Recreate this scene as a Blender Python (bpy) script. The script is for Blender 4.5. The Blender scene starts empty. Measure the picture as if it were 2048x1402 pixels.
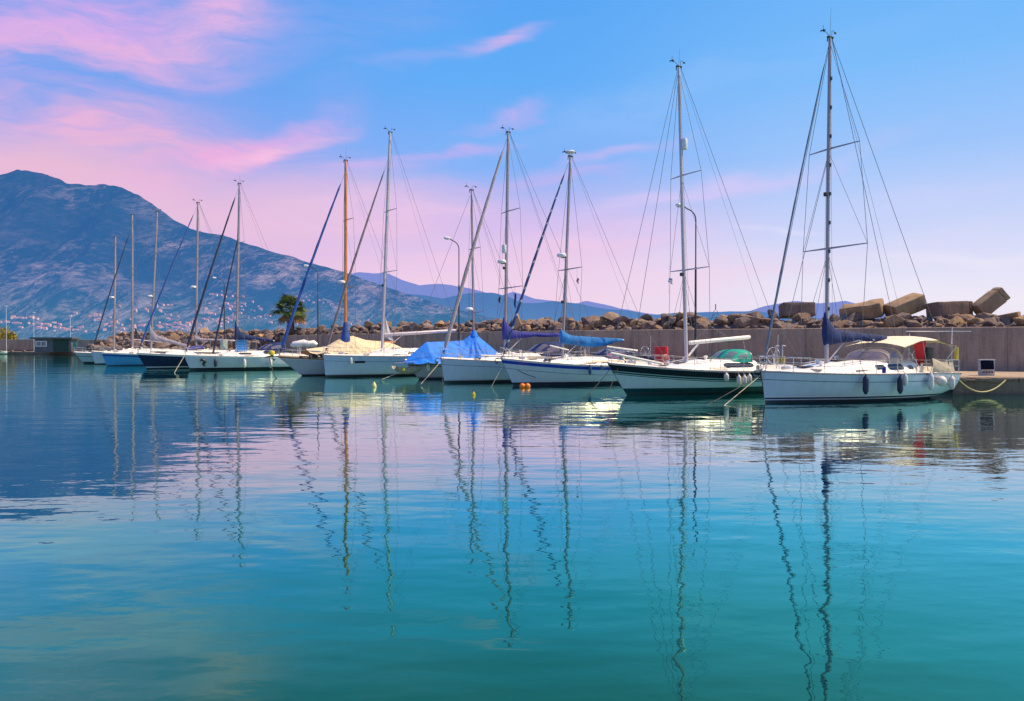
import bpy, bmesh, math, random
from mathutils import Vector, Matrix, noise as mn
R = math.radians
random.seed(7)
S = bpy.context.scene
COL = S.collection
F, HZ, CX, CH = 1500.0, 684.0, 1024.0, 2.6      # focal (px of the photo), horizon row, centre column, eye height

# ------------------------------------------------------------------ materials
def lin(c):
    return tuple(((v/255)/12.92 if v/255 <= .04045 else ((v/255+.055)/1.055)**2.4) for v in c)
class NT:
    def __init__(s, tree): s.t = tree; s.n = tree.nodes; s.l = tree.links
    def new(s, typ, **kw):
        n = s.n.new(typ)
        for k, v in kw.items(): setattr(n, k, v)
        return n
    def put(s, sock, v):
        if hasattr(v, 'is_output') or isinstance(v, bpy.types.NodeSocket): s.l.new(v, sock)
        else: sock.default_value = v
    def math(s, op, a, b=0.0, c=0.0, clamp=False):
        n = s.new('ShaderNodeMath', operation=op); n.use_clamp = clamp
        s.put(n.inputs[0], a); s.put(n.inputs[1], b); s.put(n.inputs[2], c)
        return n.outputs[0]
    def mix(s, f, a, b, blend='MIX'):
        n = s.new('ShaderNodeMix', data_type='RGBA', blend_type=blend)
        s.put(n.inputs[0], f)
        s.put(n.inputs[6], a if not isinstance(a, tuple) else (*a[:3], 1)); s.put(n.inputs[7], b if not isinstance(b, tuple) else (*b[:3], 1))
        return n.outputs[2]
    def noise(s, vec, scale, detail=3, rough=.5, dist=0.0):
        n = s.new('ShaderNodeTexNoise'); n.inputs['Scale'].default_value = scale
        n.inputs['Detail'].default_value = detail; n.inputs['Roughness'].default_value = rough; n.inputs['Distortion'].default_value = dist
        if vec is not None: s.l.new(vec, n.inputs['Vector'])
        return n.outputs['Fac']
    def ramp(s, f, stops, interp='LINEAR'):
        n = s.new('ShaderNodeValToRGB'); e = n.color_ramp.elements; n.color_ramp.interpolation = interp
        while len(e) < len(stops): e.new(1.0)
        for k, (p, c) in enumerate(stops):
            e[k].position = p
            e[k].color = (*c[:3], 1) if isinstance(c, tuple) else (c, c, c, 1)
        s.put(n.inputs[0], f); return n.outputs[0]
    def vmap(s, vec, scale=(1,1,1), loc=(0,0,0), rot=(0,0,0)):
        n = s.new('ShaderNodeMapping'); n.inputs['Scale'].default_value = scale; n.inputs['Location'].default_value = loc; n.inputs['Rotation'].default_value = rot
        s.l.new(vec, n.inputs[0]); return n.outputs[0]
    def bump(s, h, dist, strength=1.0, normal=None):
        n = s.new('ShaderNodeBump'); n.inputs['Strength'].default_value = strength; n.inputs['Distance'].default_value = dist
        s.l.new(h, n.inputs['Height'])
        if normal is not None: s.l.new(normal, n.inputs['Normal'])
        return n.outputs[0]
def newmat(name):
    m = bpy.data.materials.new(name); m.use_nodes = True; t = NT(m.node_tree)
    bs = m.node_tree.nodes['Principled BSDF']
    return m, t, bs
MATS = {}
def mat(name, col, rough=.5, metal=0.0, var=.25, scale=3.0, bump=0.0, bscale=30.0, spec=.5, stretch=(1,1,1), lit=True):
    """plain painted / cloth / metal surface with mottled wear"""
    if name in MATS: return MATS[name]
    m, t, bs = newmat(name)
    tc = t.new('ShaderNodeTexCoord').outputs['Object']
    v = t.vmap(tc, scale=stretch)
    f = t.noise(v, scale, 5, .6)
    dark = tuple(c*(1-var) for c in col); light = tuple(min(1, c*(1+var*.5)) for c in col)
    c = t.ramp(f, [(.3, dark), (.7, light)])
    t.l.new(c, bs.inputs['Base Color'])
    bs.inputs['Roughness'].default_value = rough; bs.inputs['Metallic'].default_value = metal
    bs.inputs['Specular IOR Level'].default_value = spec
    if bump:
        t.l.new(t.bump(t.noise(v, bscale, 4, .6), bump), bs.inputs['Normal'])
    MATS[name] = m; return m
def hull_mat(name, base, sheer=(), water=(), rough=.25, weather=.24):
    """hull paint: bands measured below the sheer and above the waterline are stored in the hull's UV map"""
    m, t, bs = newmat(name)
    uv = t.new('ShaderNodeUVMap', uv_map='band').outputs[0]
    sp = t.new('ShaderNodeSeparateXYZ'); t.l.new(uv, sp.inputs[0]); u, z = sp.outputs[0], sp.outputs[1]
    tc = t.new('ShaderNodeTexCoord').outputs['Object']
    st = t.noise(t.vmap(tc, scale=(1.6, 1.6, .35)), 2.2, 5, .65)
    c = t.mix(t.math('MULTIPLY', t.ramp(st, [(.42, 0.0), (.75, 1.0)]), weather), tuple(base), tuple(v*.55+.02 for v in (base[0], base[1]*.95, base[2]*.85)))
    def band(c, s, a, b, colr):
        f = t.math('MULTIPLY', t.math('GREATER_THAN', s, a), t.math('LESS_THAN', s, b))
        return t.mix(f, c, tuple(colr))
    dr = t.noise(t.vmap(tc, scale=(7, 7, .25)), 1.6, 3, .6)
    drf = t.math('MULTIPLY', t.ramp(dr, [(.60,0.0),(.70,1.0)]), t.ramp(u, [(.0,.5),(.7,.12),(1.0,.0)]))
    c = t.mix(drf, c, (.22,.15,.09))
    for a, b, colr in sheer: c = band(c, u, a, b, colr)
    for a, b, colr in water: c = band(c, z, a, b, colr)
    # yellowish scum just above the waterline
    sc = t.math('MULTIPLY', t.math('LESS_THAN', z, .14), .25)
    c = t.mix(sc, c, (.12, .13, .08))
    t.l.new(c, bs.inputs['Base Color']); bs.inputs['Roughness'].default_value = rough
    t.l.new(t.bump(t.noise(t.vmap(tc, scale=(.8, .8, .8)), 1.3, 2), .02), bs.inputs['Normal'])
    return m

WHITE = mat('gelcoat_white', (.86,.82,.76), .35, var=.1, scale=2)
DECK = mat('deck_white', (.82,.77,.70), .6, var=.14, scale=4)
TEAK = mat('teak', (.33,.22,.13), .7, var=.35, scale=6, stretch=(1,12,1))
DARKW = mat('smoked_window', (.03,.035,.05), .12, var=.3)
ALU = mat('mast_aluminium', (.33,.29,.34), .45, .1, var=.12, scale=1.2, stretch=(1,1,.4))
ALUW = mat('mast_white_paint', (.50,.45,.51), .4, 0, var=.1, scale=1.2, stretch=(1,1,.4))
WOODM = mat('mast_varnished_wood', (.62,.22,.03), .35, 0, var=.35, scale=4, stretch=(4,4,.3))
STEEL = mat('stainless_tube', (.6,.6,.62), .25, .7, var=.1)
WIRE = mat('rigging_wire', (.16,.16,.19), .5, .2, var=.1)
BLACK = mat('black_fitting', (.02,.02,.025), .5, var=.2)
ROPE = mat('mooring_rope_pale', (.48,.44,.36), .9, var=.3, scale=20)
ROPED = mat('mooring_rope_dark', (.045,.05,.055), .9, var=.3, scale=20)
ROPEY = mat('hose_yellow', (.55,.46,.20), .7, var=.2)
C_NAVY = mat('canvas_navy', (.004,.020,.11), .85, var=.35, scale=2.5, bump=.01, bscale=7)
C_PURP = mat('canvas_violet_blue', (.022,.03,.27), .85, var=.3, scale=2.5, bump=.01, bscale=7)
C_TEAL = mat('canvas_teal_blue', (.01,.17,.50), .85, var=.4, scale=2.5, bump=.01, bscale=7)
C_BLUE = mat('tarp_blue', (.004,.20,.80), .7, var=.25, scale=1.6, bump=.02, bscale=4)
C_CREAM = mat('tarp_cream', (.72,.58,.38), .85, var=.18, scale=1.6, bump=.02, bscale=4)
C_ORANGE = mat('tarp_lining_orange', (.55,.24,.07), .85, var=.2)
C_GREEN = mat('canvas_green', (.0,.36,.25), .8, var=.25, scale=2.5)
C_YEL = mat('awning_cream_yellow', (.86,.74,.52), .85, var=.12, scale=2)
C_BEIGE = mat('side_cloth_beige', (.46,.38,.30), .9, var=.25, scale=3, bump=.02, bscale=4)
C_WHITE = mat('sail_white', (.62,.58,.60), .85, var=.18, scale=3, stretch=(1,1,.5))
C_GREYB = mat('sail_strip_greyblue', (.16,.20,.29), .85, var=.35, scale=6)
C_BLUEJ = mat('sail_strip_blue', (.02,.08,.33), .85, var=.3, scale=4)
C_DARKJ = mat('sail_strip_dark', (.02,.03,.08), .85, var=.3, scale=4)
C_BROWNJ = mat('sail_strip_taupe', (.20,.16,.18), .85, var=.35, scale=6)
RED = mat('red_paint', (.75,.015,.02), .5, var=.2)
YELLOW = mat('yellow_plastic', (.75,.55,.04), .45, var=.25, scale=8)
ORANGE = mat('orange_plastic', (.85,.20,.01), .4, var=.25, scale=8)
FENDW = mat('fender_white', (.68,.64,.58), .5, var=.25, scale=6)
FENDN = mat('fender_navy', (.012,.02,.06), .6, var=.3, scale=6)
PINK = mat('pink_cloth', (.6,.08,.25), .8)
GREYP = mat('radome_white', (.70,.70,.74), .35, var=.08)
LAMPM = mat('lamp_post_dark', (.03,.035,.04), .5, var=.3)
NETM = mat('net_grey', (.42,.38,.34), .9, var=.4, scale=9, bump=.03, bscale=18)
def striped(name, a, b, period, lean):
    m, t, bs = newmat(name)
    tc = t.new('ShaderNodeTexCoord').outputs['Object']
    sp = t.new('ShaderNodeSeparateXYZ'); t.l.new(tc, sp.inputs[0])
    q = t.math('ADD', t.math('MULTIPLY', sp.outputs[2], 1/period), t.math('MULTIPLY', sp.outputs[1], lean))
    fr = t.math('FRACT', q)
    t.l.new(t.mix(t.math('LESS_THAN', fr, .16), a, b), bs.inputs['Base Color']); bs.inputs['Roughness'].default_value = .85
    return m
C_STRIPE = striped('sail_strip_blue_white', (.015,.05,.17), (.36,.38,.46), .8, 3.0)
C_CHAIR = striped('awning_blue_stripe', (.02,.16,.50), (.12,.30,.62), .2, 6.0)
def glass_mat():
    m, t, bs = newmat('clear_vinyl')
    tr = t.new('ShaderNodeBsdfTransparent'); tr.inputs[0].default_value = (.82,.80,.85,1)
    mx = t.new('ShaderNodeMixShader'); mx.inputs[0].default_value = .45
    bs.inputs['Base Color'].default_value = (.35,.32,.40,1); bs.inputs['Roughness'].default_value = .1
    t.l.new(tr.outputs[0], mx.inputs[1]); t.l.new(bs.outputs[0], mx.inputs[2])
    t.l.new(mx.outputs[0], t.n['Material Output'].inputs[0]); return m
VINYL = glass_mat()
def glass_mat2():
    m, t, bs = newmat('hood_clear_film')
    tr = t.new('ShaderNodeBsdfTransparent'); tr.inputs[0].default_value = (.85,.80,.82,1)
    mx = t.new('ShaderNodeMixShader'); mx.inputs[0].default_value = .38
    bs.inputs['Base Color'].default_value = (.55,.45,.42,1); bs.inputs['Roughness'].default_value = .3
    t.l.new(tr.outputs[0], mx.inputs[1]); t.l.new(bs.outputs[0], mx.inputs[2])
    t.l.new(mx.outputs[0], t.n['Material Output'].inputs[0]); return m

C_CLEAR = glass_mat2()
# ------------------------------------------------------------------ mesh builder
class MB:
    def __init__(s): s.v = []; s.f = []
    def add(s, vs, fs):
        o = len(s.v); s.v += [tuple(v) for v in vs]; s.f += [tuple(i+o for i in f) for f in fs]; return s
    def ring_tube(s, pts, rads, n=8, flat=1.0, cap=True, closed=False):
        """tube through pts; rads per point; flat squashes the second axis"""
        pts = [Vector(p) for p in pts]; N = len(pts); vs = []
        if not hasattr(rads, '__len__'): rads = [rads]*N
        up = Vector((0,0,1))
        for k, p in enumerate(pts):
            d = (pts[(k+1) % N]-pts[k-1]) if closed else (pts[min(k+1, N-1)]-pts[max(k-1, 0)])
            if d.length < 1e-9: d = Vector((0,0,1))
            d.normalize()
            a = d.cross(up if abs(d.z) < .9 else Vector((1,0,0))).normalized(); b = d.cross(a).normalized()
            for j in range(n):
                w = 2*math.pi*j/n
                vs.append(p + a*math.cos(w)*rads[k]*flat + b*math.sin(w)*rads[k])
        fs = []
        for k in range(N if closed else N-1):
            for j in range(n):
                k2 = (k+1) % N
                fs.append((k*n+j, k*n+(j+1) % n, k2*n+(j+1) % n, k2*n+j))
        if cap and not closed:
            fs.append(tuple(range(n-1, -1, -1))); fs.append(tuple((N-1)*n+j for j in range(n)))
        return s.add(vs, fs)
    def tube(s, a, b, r, r2=None, n=8, flat=1.0): return s.ring_tube([a, b], [r, r if r2 is None else r2], n, flat)
    def box(s, c, size, rz=0.0, ry=0.0, rx=0.0, bev=0.0):
        bm = bmesh.new(); bmesh.ops.create_cube(bm, size=1)
        for v in bm.verts: v.co = Vector((v.co.x*size[0], v.co.y*size[1], v.co.z*size[2]))
        if bev: bmesh.ops.bevel(bm, geom=bm.edges[:], offset=bev, segments=2, affect='EDGES', profile=.6)
        M = Matrix.Translation(Vector(c)) @ Matrix.Rotation(rz, 4, 'Z') @ Matrix.Rotation(ry, 4, 'Y') @ Matrix.Rotation(rx, 4, 'X')
        bm.verts.index_update()
        s.add([M @ v.co for v in bm.verts], [[v.index for v in f.verts] for f in bm.faces]); bm.free(); return s
    def grid(s, fn, nu, nv, flip=False):
        vs = [fn(i/nu, j/nv) for i in range(nu+1) for j in range(nv+1)]
        fs = []
        for i in range(nu):
            for j in range(nv):
                a = i*(nv+1)+j; q = (a, a+1, a+nv+2, a+nv+1)
                fs.append(q[::-1] if flip else q)
        return s.add(vs, fs)
    def lathe(s, prof, c=(0,0,0), n=14, axis='Z', tilt=None):
        vs = []; N = len(prof); c = Vector(c)
        for r, h in prof:
            for j in range(n):
                w = 2*math.pi*j/n
                p = Vector((r*math.cos(w), r*math.sin(w), h))
                if axis == 'X': p = Vector((p.z, p.x, p.y))
                if axis == 'Y': p = Vector((p.x, p.z, p.y))
                if tilt: p = tilt @ p
                vs.append(c+p)
        fs = [(k*n+j, k*n+(j+1) % n, (k+1)*n+(j+1) % n, (k+1)*n+j) for k in range(N-1) for j in range(n)]
        fs += [tuple(range(n-1, -1, -1)), tuple((N-1)*n+j for j in range(n))]
        return s.add(vs, fs)
    def build(s, name, m, parent=None, smooth=35, loc=None, **props):
        me = bpy.data.meshes.new(name); me.from_pydata(s.v, [], s.f); me.validate(); me.update()
        if smooth:
            me.shade_smooth()
            me.set_sharp_from_angle(angle=R(smooth))
        me.materials.append(m)
        o = bpy.data.objects.new(name, me); COL.objects.link(o)
        if parent: o.parent = parent
        if loc is not None: o.location = loc
        for k, v in props.items(): o[k] = v
        return o
def thing(name, label, cat, loc=(0,0,0), rz=0, group=None):
    o = bpy.data.objects.new(name, None); COL.objects.link(o); o.empty_display_size = .3
    o.location = loc; o.rotation_euler = (0,0,rz); o['label'] = label; o['category'] = cat
    if group: o['group'] = group
    return o
def tag(o, label, cat, group=None):
    o['label'] = label; o['category'] = cat
    if group: o['group'] = group
    return o
def W(px, d): return Vector(((px-CX)/F*d, d, 0))
def WZ(px, py, d): return Vector(((px-CX)/F*d, d, CH-(py-HZ)/F*d))
def interp(tab, x):
    if x <= tab[0][0]: return tab[0][1]
    for (a, va), (b, vb) in zip(tab, tab[1:]):
        if x <= b: return va+(vb-va)*(x-a)/(b-a)
    return tab[-1][1]
def sm(a, b, x):
    t = max(0, min(1, (x-a)/(b-a))); return t*t*(3-2*t)

# ------------------------------------------------------------------ the sailing boat
class Boat:
    def __init__(s, label, px, d, head, L, beam, zb, zm, zs, over, counter, hmat, stern_w=.75, deck=None, rail=None, seed=0):
        s.L, s.b, s.zb, s.zm, s.zs, s.o, s.c, s.sw = L, beam, zb, zm, zs, over, counter, stern_w
        s.h = R(head); s.X0, s.Y0 = (px-CX)/F*d, d
        s.ca, s.sa = math.cos(s.h), math.sin(s.h)
        s.root = thing('sailing_boat', label, 'sailing boat', (s.X0-s.ca*over, s.Y0-s.sa*over, 0), s.h)
        s.rng = random.Random(seed)
        s.hull(hmat, deck or DECK, rail or ALU)
    # local coordinates: x aft from the bow tip, y away from the camera side, z up from the water
    def loc(s, px, py=None, y=0.0, z=None):
        r = (px-CX)/F
        # X = X0 + ca*t - sa*y ; Y = Y0 + sa*t + ca*y
        t = (r*(s.Y0+s.ca*y)-(s.X0-s.sa*y))/(s.ca-r*s.sa)
        Y = s.Y0+s.sa*t+s.ca*y
        if py is not None: z = CH-(py-HZ)/F*Y
        return Vector((s.o+t, y, 0 if z is None else z))
    def world(s, p):
        x, y, z = p; t = x-s.o
        return Vector((s.X0+s.ca*t-s.sa*y, s.Y0+s.sa*t+s.ca*y, z))
    def hb(s, q):
        q = max(0, min(1, q))
        if q < .6: f = (1-(1-q/.6)**2.2)**.85
        else: f = 1-(1-s.sw)*((q-.6)/.4)**2
        return .03+s.b/2*f
    def sheer(s, q):
        a = .62
        if q < a: return s.zm+(s.zb-s.zm)*((a-q)/a)**2
        return s.zm+(s.zs-s.zm)*((q-a)/(1-a))**2
    def bx(s, x): return s.hb(x/s.L)
    def zx(s, x): return s.sheer(max(0, min(1, x/s.L)))
    def hull(s, hmat, deck, rail):
        NS, NV = 48, 16
        def pt(q, v):
            zb = -.42+(max(0, (q-.68)/.32)**2)*.55
            sh = s.sheer(q); z = zb+(sh-zb)*v
            fz = max(-.4, min(1, z/s.zb))
            xb = s.o*(1-fz) if z < s.zb else 0
            xb = max(xb, 0)
            xs = s.L-s.c*(1-min(1, z/max(.1, s.zs)))
            x = xb+(xs-xb)*q
            k = .62*(1-q)**2.2+.06
            vv = max(0, min(1, z/sh))
            w = s.hb(q)*(1-k*(1-vv)**1.15)*max(0, 1-(1-v)**5)**.55
            return x, w, z
        vs, fs, uv = [], [], []
        qs = [ (i/NS)**1.25 for i in range(NS+1)]
        for side in (-1, 1):
            o = len(vs)
            for q in qs:
                for j in range(NV+1):
                    x, w, z = pt(q, j/NV); vs.append((x, side*w, z)); uv.append((s.sheer(q)-z, z))
            for i in range(NS):
                for j in range(NV):
                    a = o+i*(NV+1)+j; f = (a, a+NV+1, a+NV+2, a+1)
                    fs.append(f if side < 0 else f[::-1])
        # transom
        a0 = NS*(NV+1); b0 = (NS+1)*(NV+1)+NS*(NV+1)
        for j in range(NV): fs.append((a0+j, b0+j, b0+j+1, a0+j+1))
        me = bpy.data.meshes.new('hull'); me.from_pydata(vs, [], fs); me.update()
        ul = me.uv_layers.new(name='band')
        for lp in me.loops: ul.data[lp.index].uv = uv[lp.vertex_index]
        me.shade_smooth(); me.set_sharp_from_angle(angle=R(50)); me.materials.append(hmat)
        o = bpy.data.objects.new('hull', me); COL.objects.link(o); o.parent = s.root; s.hullo = o
        # deck
        def dk(u, v):
            q = .003+.994*u; x, w, z = pt(q, 1); w -= .015
            y = -w+2*w*v
            return (x, y, s.sheer(q)-.02+.13*(1-(2*v-1)**2))
        m = MB().grid(dk, 30, 8, flip=True); m.build('deck', deck, s.root)
        for sd in (-1, 1):
            m = MB(); m.ring_tube([(pt(q, 1)[0], sd*(pt(q, 1)[1]-.01), s.sheer(q)+.012) for q in [i/30 for i in range(31)]], .026, 6)
            m.build('toe_rail', rail, s.root)
    def cabin(s, x0, x1, wf, h, xm=.45, mt=None, windows=(), fore=0.05, wmat=None):
        """coachroof from x0 to x1; windows = (xa, xb, ha, hb) fractions of the side height"""
        def prof(x):
            u = (x-x0)/(x1-x0)
            return fore+(h-fore)*sm(0, xm, u)
        def pt(x, u, off=0.0):
            w = min(s.bx(x)*wf, s.b/2*wf*.98)*(1+.0*u); hh = prof(x); z0 = s.zx(x)+.02
            a = abs(u)
            if a > .72: k = (1-a)/.28; y = w*(1-.22*k); z = z0+hh*.82*k
            else: k = a/.72; y = w*.78*k; z = z0+hh*(.82+.18*(1-k**2.6))
            return Vector((x, (y+off)*(1 if u > 0 else -1), z+off*.3))
        m = MB().grid(lambda a, b: pt(x0+(x1-x0)*a, -1+2*b), 24, 24, flip=True)
        e = [pt(x1, -1+2*b/24) for b in range(25)]; m.add(e, [tuple(range(25))])
        e = [pt(x0, -1+2*b/24) for b in range(25)]; m.add(e, [tuple(range(24, -1, -1))])
        c = m.build('coachroof', mt or WHITE, s.root)
        for (xa, xb, ha, hb_) in windows:
            for sd in (-1, 1):
                m = MB()
                def wp(a, b):
                    x = xa+(xb-xa)*a
                    e = 1-abs(2*a-1)**14*.5
                    hm = (ha+hb_)/2; t = hm+(hb_-ha)*(b-.5)*e
                    return pt(x, sd*(1-.28*t), .012)
                m.grid(wp, 12, 3, flip=(sd < 0)); m.build('cabin_window', wmat or DARKW, c)
        s.cabtop = lambda x: pt(min(max(x, x0), x1), 0).z
        s.cabpt = pt
        return c
    def hatch(s, x, y=0, w=.5):
        z = s.cabtop(x) if hasattr(s, 'cabtop') and abs(y) < .2 else s.zx(x)+.04
        m = MB().box((x, y, z+.03), (w, w, .06), bev=.02); m.build('hatch', DARKW, s.root)
    def cockpit(s, x0, x1, wheel=True):
        for sd in (-1, 1):
            m = MB()
            def f(a, b, sd=sd):
                x = x0+(x1-x0)*a; w = s.bx(x)*.66; z = s.zx(x)
                hh = .30*(1-.5*sm(.6, 1, a))
                pr = [(w+.14, 0), (w+.10, hh*.9), (w+.04, hh), (w-.06, hh), (w-.09, hh*.8), (w-.10, 0)]
                k = min(5, int(round(b*5))); return (x, sd*pr[k][0], z+pr[k][1])
            m.grid(f, 14, 5, flip=(sd > 0)); m.build('cockpit_coaming', WHITE, s.root)
        m = MB().box(((x0+x1)/2+.1, 0, s.zx(x0)+.055), ((x1-x0)*.86, s.b*.42, .03)); m.build('cockpit_sole', TEAK, s.root)
        for k, sd in enumerate((-1, 1)):
            m = MB().lathe([(.075,0),(.07,.05),(.045,.07),(.05,.14),(.06,.15)], (x0+.45*(1), sd*s.bx(x0)*.66, s.zx(x0)+.3), 10); m.build('winch', STEEL, s.root)
        if wheel:
            xw = x1-.9; zc = s.zx(xw)+.75; m = MB()
            m.ring_tube([(xw, .45*math.cos(a), zc+.45*math.sin(a)) for a in [2*math.pi*k/20 for k in range(20)]], .018, 6, closed=True)
            for k in range(3):
                a = math.pi*k/3; m.tube((xw, .45*math.cos(a), zc+.45*math.sin(a)), (xw, -.45*math.cos(a), zc-.45*math.sin(a)), .01, n=5)
            m.tube((xw+.12, 0, s.zx(xw)), (xw+.05, 0, zc+.1), .07, .05, 8); m.build('steering_wheel', STEEL, s.root)
    def rails(s, n=6, h=.62, x_pul=1.1, x_push=1.0, colr=None):
        mt = colr or STEEL; L = s.L
        def e(x, dz=0.0, sd=-1, k=.95): return Vector((x, sd*s.bx(x)*k, s.zx(x)+dz))
        m = MB()
        top = [e(x_pul, h, -1), e(x_pul*.5, h+.02, -1), Vector((.02, -.16, s.zb+h+.05)), Vector((-.1, 0, s.zb+h+.05)), Vector((.02, .16, s.zb+h+.05)), e(x_pul*.5, h+.02, 1), e(x_pul, h, 1)]
        m.ring_tube(top, .017, 6)
        mid = [p-Vector((0,0,h*.48)) for p in top]; m.ring_tube(mid, .012, 5)
        for sd in (-1, 1):
            m.tube(e(x_pul, 0, sd), e(x_pul, h, sd), .017, n=6); m.tube((.18, sd*.12, s.zb), (.05, sd*.15, s.zb+h+.05), .017, n=6)
        m.build('pulpit', mt, s.root)
        m = MB(); xs = L-x_push
        top = [e(xs, h, -1), e(L-.1, h, -1), Vector((L-.02, 0, s.zs+h)), e(L-.1, h, 1), e(xs, h, 1)]
        m.ring_tube(top, .017, 6); m.ring_tube([p-Vector((0,0,h*.45)) for p in top], .012, 5)
        for sd in (-1, 1):
            m.tube(e(xs, 0, sd), e(xs, h, sd), .017, n=6); m.tube(e(L-.1, 0, sd), e(L-.1, h, sd), .017, n=6)
        m.build('pushpit', mt, s.root)
        X = [x_pul+(xs-x_pul)*(k+1)/(n+1) for k in range(n)]
        for sd in (-1, 1):
            for x in X:
                m = MB().tube(e(x, 0, sd), e(x, h, sd), .014, .011, 6); m.build('stanchion', mt, s.root)
            for hh in (h-.01, h*.5):
                m = MB(); P = [e(x, hh, sd) for x in [x_pul]+X+[xs]]
                Q = []
                for a, b in zip(P, P[1:]): Q += [a, (a+b)/2-Vector((0,0,.02))]
                Q.append(P[-1]); m.ring_tube(Q, .008, 5); m.build('lifeline', WIRE, s.root)
    def rig(s, base_px, top_px, top_py, rad=.085, mm=None, spreads=(.36,.66), sp_len=1.15, step=False, z0=None,
            stays=True, back_px=None, jib=None, jib_r=.05, jib_top=.97, jib_px=None, flat=.72, backs=2, vane=True, antenna=.8, wires=.011, light=False):
        mm = mm or ALU; rad *= .9
        xb = s.loc(base_px).x; z0 = z0 if z0 is not None else (s.cabtop(xb) if hasattr(s, 'cabtop') else s.zx(xb))
        base = Vector((xb, 0, z0-.05)); top = s.loc(top_px, top_py); s.mbase, s.mtop = base, top
        at = lambda f: base+(top-base)*f; s.at = at
        m = MB().ring_tube([base, at(.1), at(.6), at(.9), top], [rad, rad, rad*.96, rad*.86, rad*.7], 14, flat)
        ms = m.build('mast', mm, s.root); s.mast = ms
        m = MB().ring_tube([at(.03)+Vector((rad*1.0,0,0)), at(.5)+Vector((rad*.98,0,0)), at(.95)+Vector((rad*.85,0,0))], .02, 6); m.build('sail_track', BLACK, ms)
        m = MB().box(top+Vector((.02,0,.02)), (.34,.10,.07), bev=.01); m.tube(top+Vector((-.14,0,0)), top+Vector((-.16,0,-.2)), .025, n=6); m.tube(top+Vector((.17,0,.03)), top+Vector((.15,0,-.12)), .02, n=6)
        m.build('masthead_fitting', BLACK, ms)
        tips = []
        for k, f in enumerate(spreads):
            ln = sp_len*(1-.22*k); row = []
            for sd in (-1, 1):
                a = at(f); b = a+Vector((.22*ln, sd*ln, .06))
                MB().tube(a, b, .045, .024, 8, .5).build('spreader', mm, ms); row.append(b)
            tips.append(row)
        ch = s.bx(xb)*.93
        for i, sd in enumerate((-1, 1)):
            foot = Vector((xb+.12, sd*ch, s.zx(xb)))
            path = [foot]+[t[i] for t in tips]+[at(.985)]
            MB().ring_tube(path, wires, 5).build('shroud', WIRE, s.root)
            if tips:
                MB().tube(Vector((xb+.45, sd*ch*.97, s.zx(xb))), at(spreads[0]-.01), wires*.8, n=5).build('shroud', WIRE, s.root)
                if len(tips) > 1: MB().tube(tips[0][i], at(spreads[1]-.01), wires*.8, n=5).build('shroud', WIRE, s.root)
                MB().tube(Vector((xb-.5, sd*ch*.9, s.zx(xb))), at(spreads[0]-.015), wires*.8, n=5).build('shroud', WIRE, s.root)
        # halyards close to the mast
        for dy in (-.16, .13):
            MB().ring_tube([base+Vector((.05, dy*1.8, .5)), at(.5)+Vector((.0, dy*1.1, 0)), at(.96)+Vector((0, dy*.3, 0))], .007, 4).build('halyard', WIRE, s.root)
        # forestay and furled jib
        fs = Vector((.12, 0, s.zb+.05)) if jib_px is None else s.loc(jib_px, None, 0, s.zx(.5)+.05)
        ft = at(jib_top)+Vector((-.1,0,0))
        MB().tube(fs, ft, .012, n=5).build('forestay', WIRE, s.root)
        if jib is not None:
            n = 26; P = []; Rr = []
            for k in range(n+1):
                u = .045+.9*k/n; p = fs+(ft-fs)*u
                sag = -.10*math.sin(math.pi*u)
                P.append(p+Vector((sag, 0, 0))); Rr.append(jib_r*(1.15-.62*u)*(1+.12*math.sin(k*2.1))*(1 if 0 < k < n else .5))
            MB().ring_tube(P, Rr, 8).build('furled_jib', jib, s.root)
            MB().lathe([(.04,-.08),(.12,-.07),(.12,-.04),(.05,-.02),(.05,.06),(.12,.08),(.12,.11),(.04,.12)], fs+(ft-fs)*.025, 10).build('furling_drum', BLACK, s.root)
        # backstays
        Lx = s.L-.1
        if backs == 1: ends = [Vector((Lx, 0, s.zs+.1))]
        elif backs == 2: ends = [Vector((Lx, -s.bx(Lx)*.75, s.zs)), Vector((Lx, s.bx(Lx)*.75, s.zs))]
        else: ends = []
        if backs == 2 and s.rng.random() < .5:
            mid = at(.99)+(Vector((Lx, 0, s.zs))-at(.99))*.8
            MB().tube(at(.995)+Vector((.15,0,0)), mid, wires, n=5).build('backstay', WIRE, s.root)
            for e_ in ends: MB().tube(mid, e_, wires*.8, n=5).build('backstay', WIRE, s.root)
        else:
            for e_ in ends: MB().tube(at(.995)+Vector((.15,0,0)), e_, wires, n=5).build('backstay', WIRE, s.root)
        MB().tube(at(.99)+Vector((.12,.0,0)), Vector((s.L*.86, 0, s.zs+1.4)), wires*.6, n=4).build('topping_lift', WIRE, s.root)
        if vane:
            m = MB(); q = top+Vector((0,0,.05))
            m.tube(q, q+Vector((-.42,0,.26)), .011, n=5); m.tube(q+Vector((-.42,0,.18)), q+Vector((-.42,0,.42)), .010, n=5)
            for k in range(3):
                a = k*2.09+.4; m.tube(q+Vector((-.42,0,.2)), q+Vector((-.42+.12*math.cos(a), .12*math.sin(a), .17)), .03, n=6)
            m.tube(q+Vector((.1,0,0)), q+Vector((.13,0,.3)), .01, n=5); m.tube(q+Vector((.1,-.1,.24)), q+Vector((.36,.05,.24)), .011, n=5)
            m.box(q+Vector((.40,.07,.24)), (.14,.01,.09)); m.build('wind_vane', BLACK, ms)
        if antenna:
            MB().tube(top, top+Vector((.06,0,antenna)), .010, .005, 5).build('antenna', WIRE, ms)
        if step:
            for k in range(9):
                f = .17+k*.088; m = MB().box(at(f)+Vector((.02, -rad*.78, 0)), (.10,.05,.16), bev=.015); m.build('mast_step', BLACK, ms)
        return ms
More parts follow.
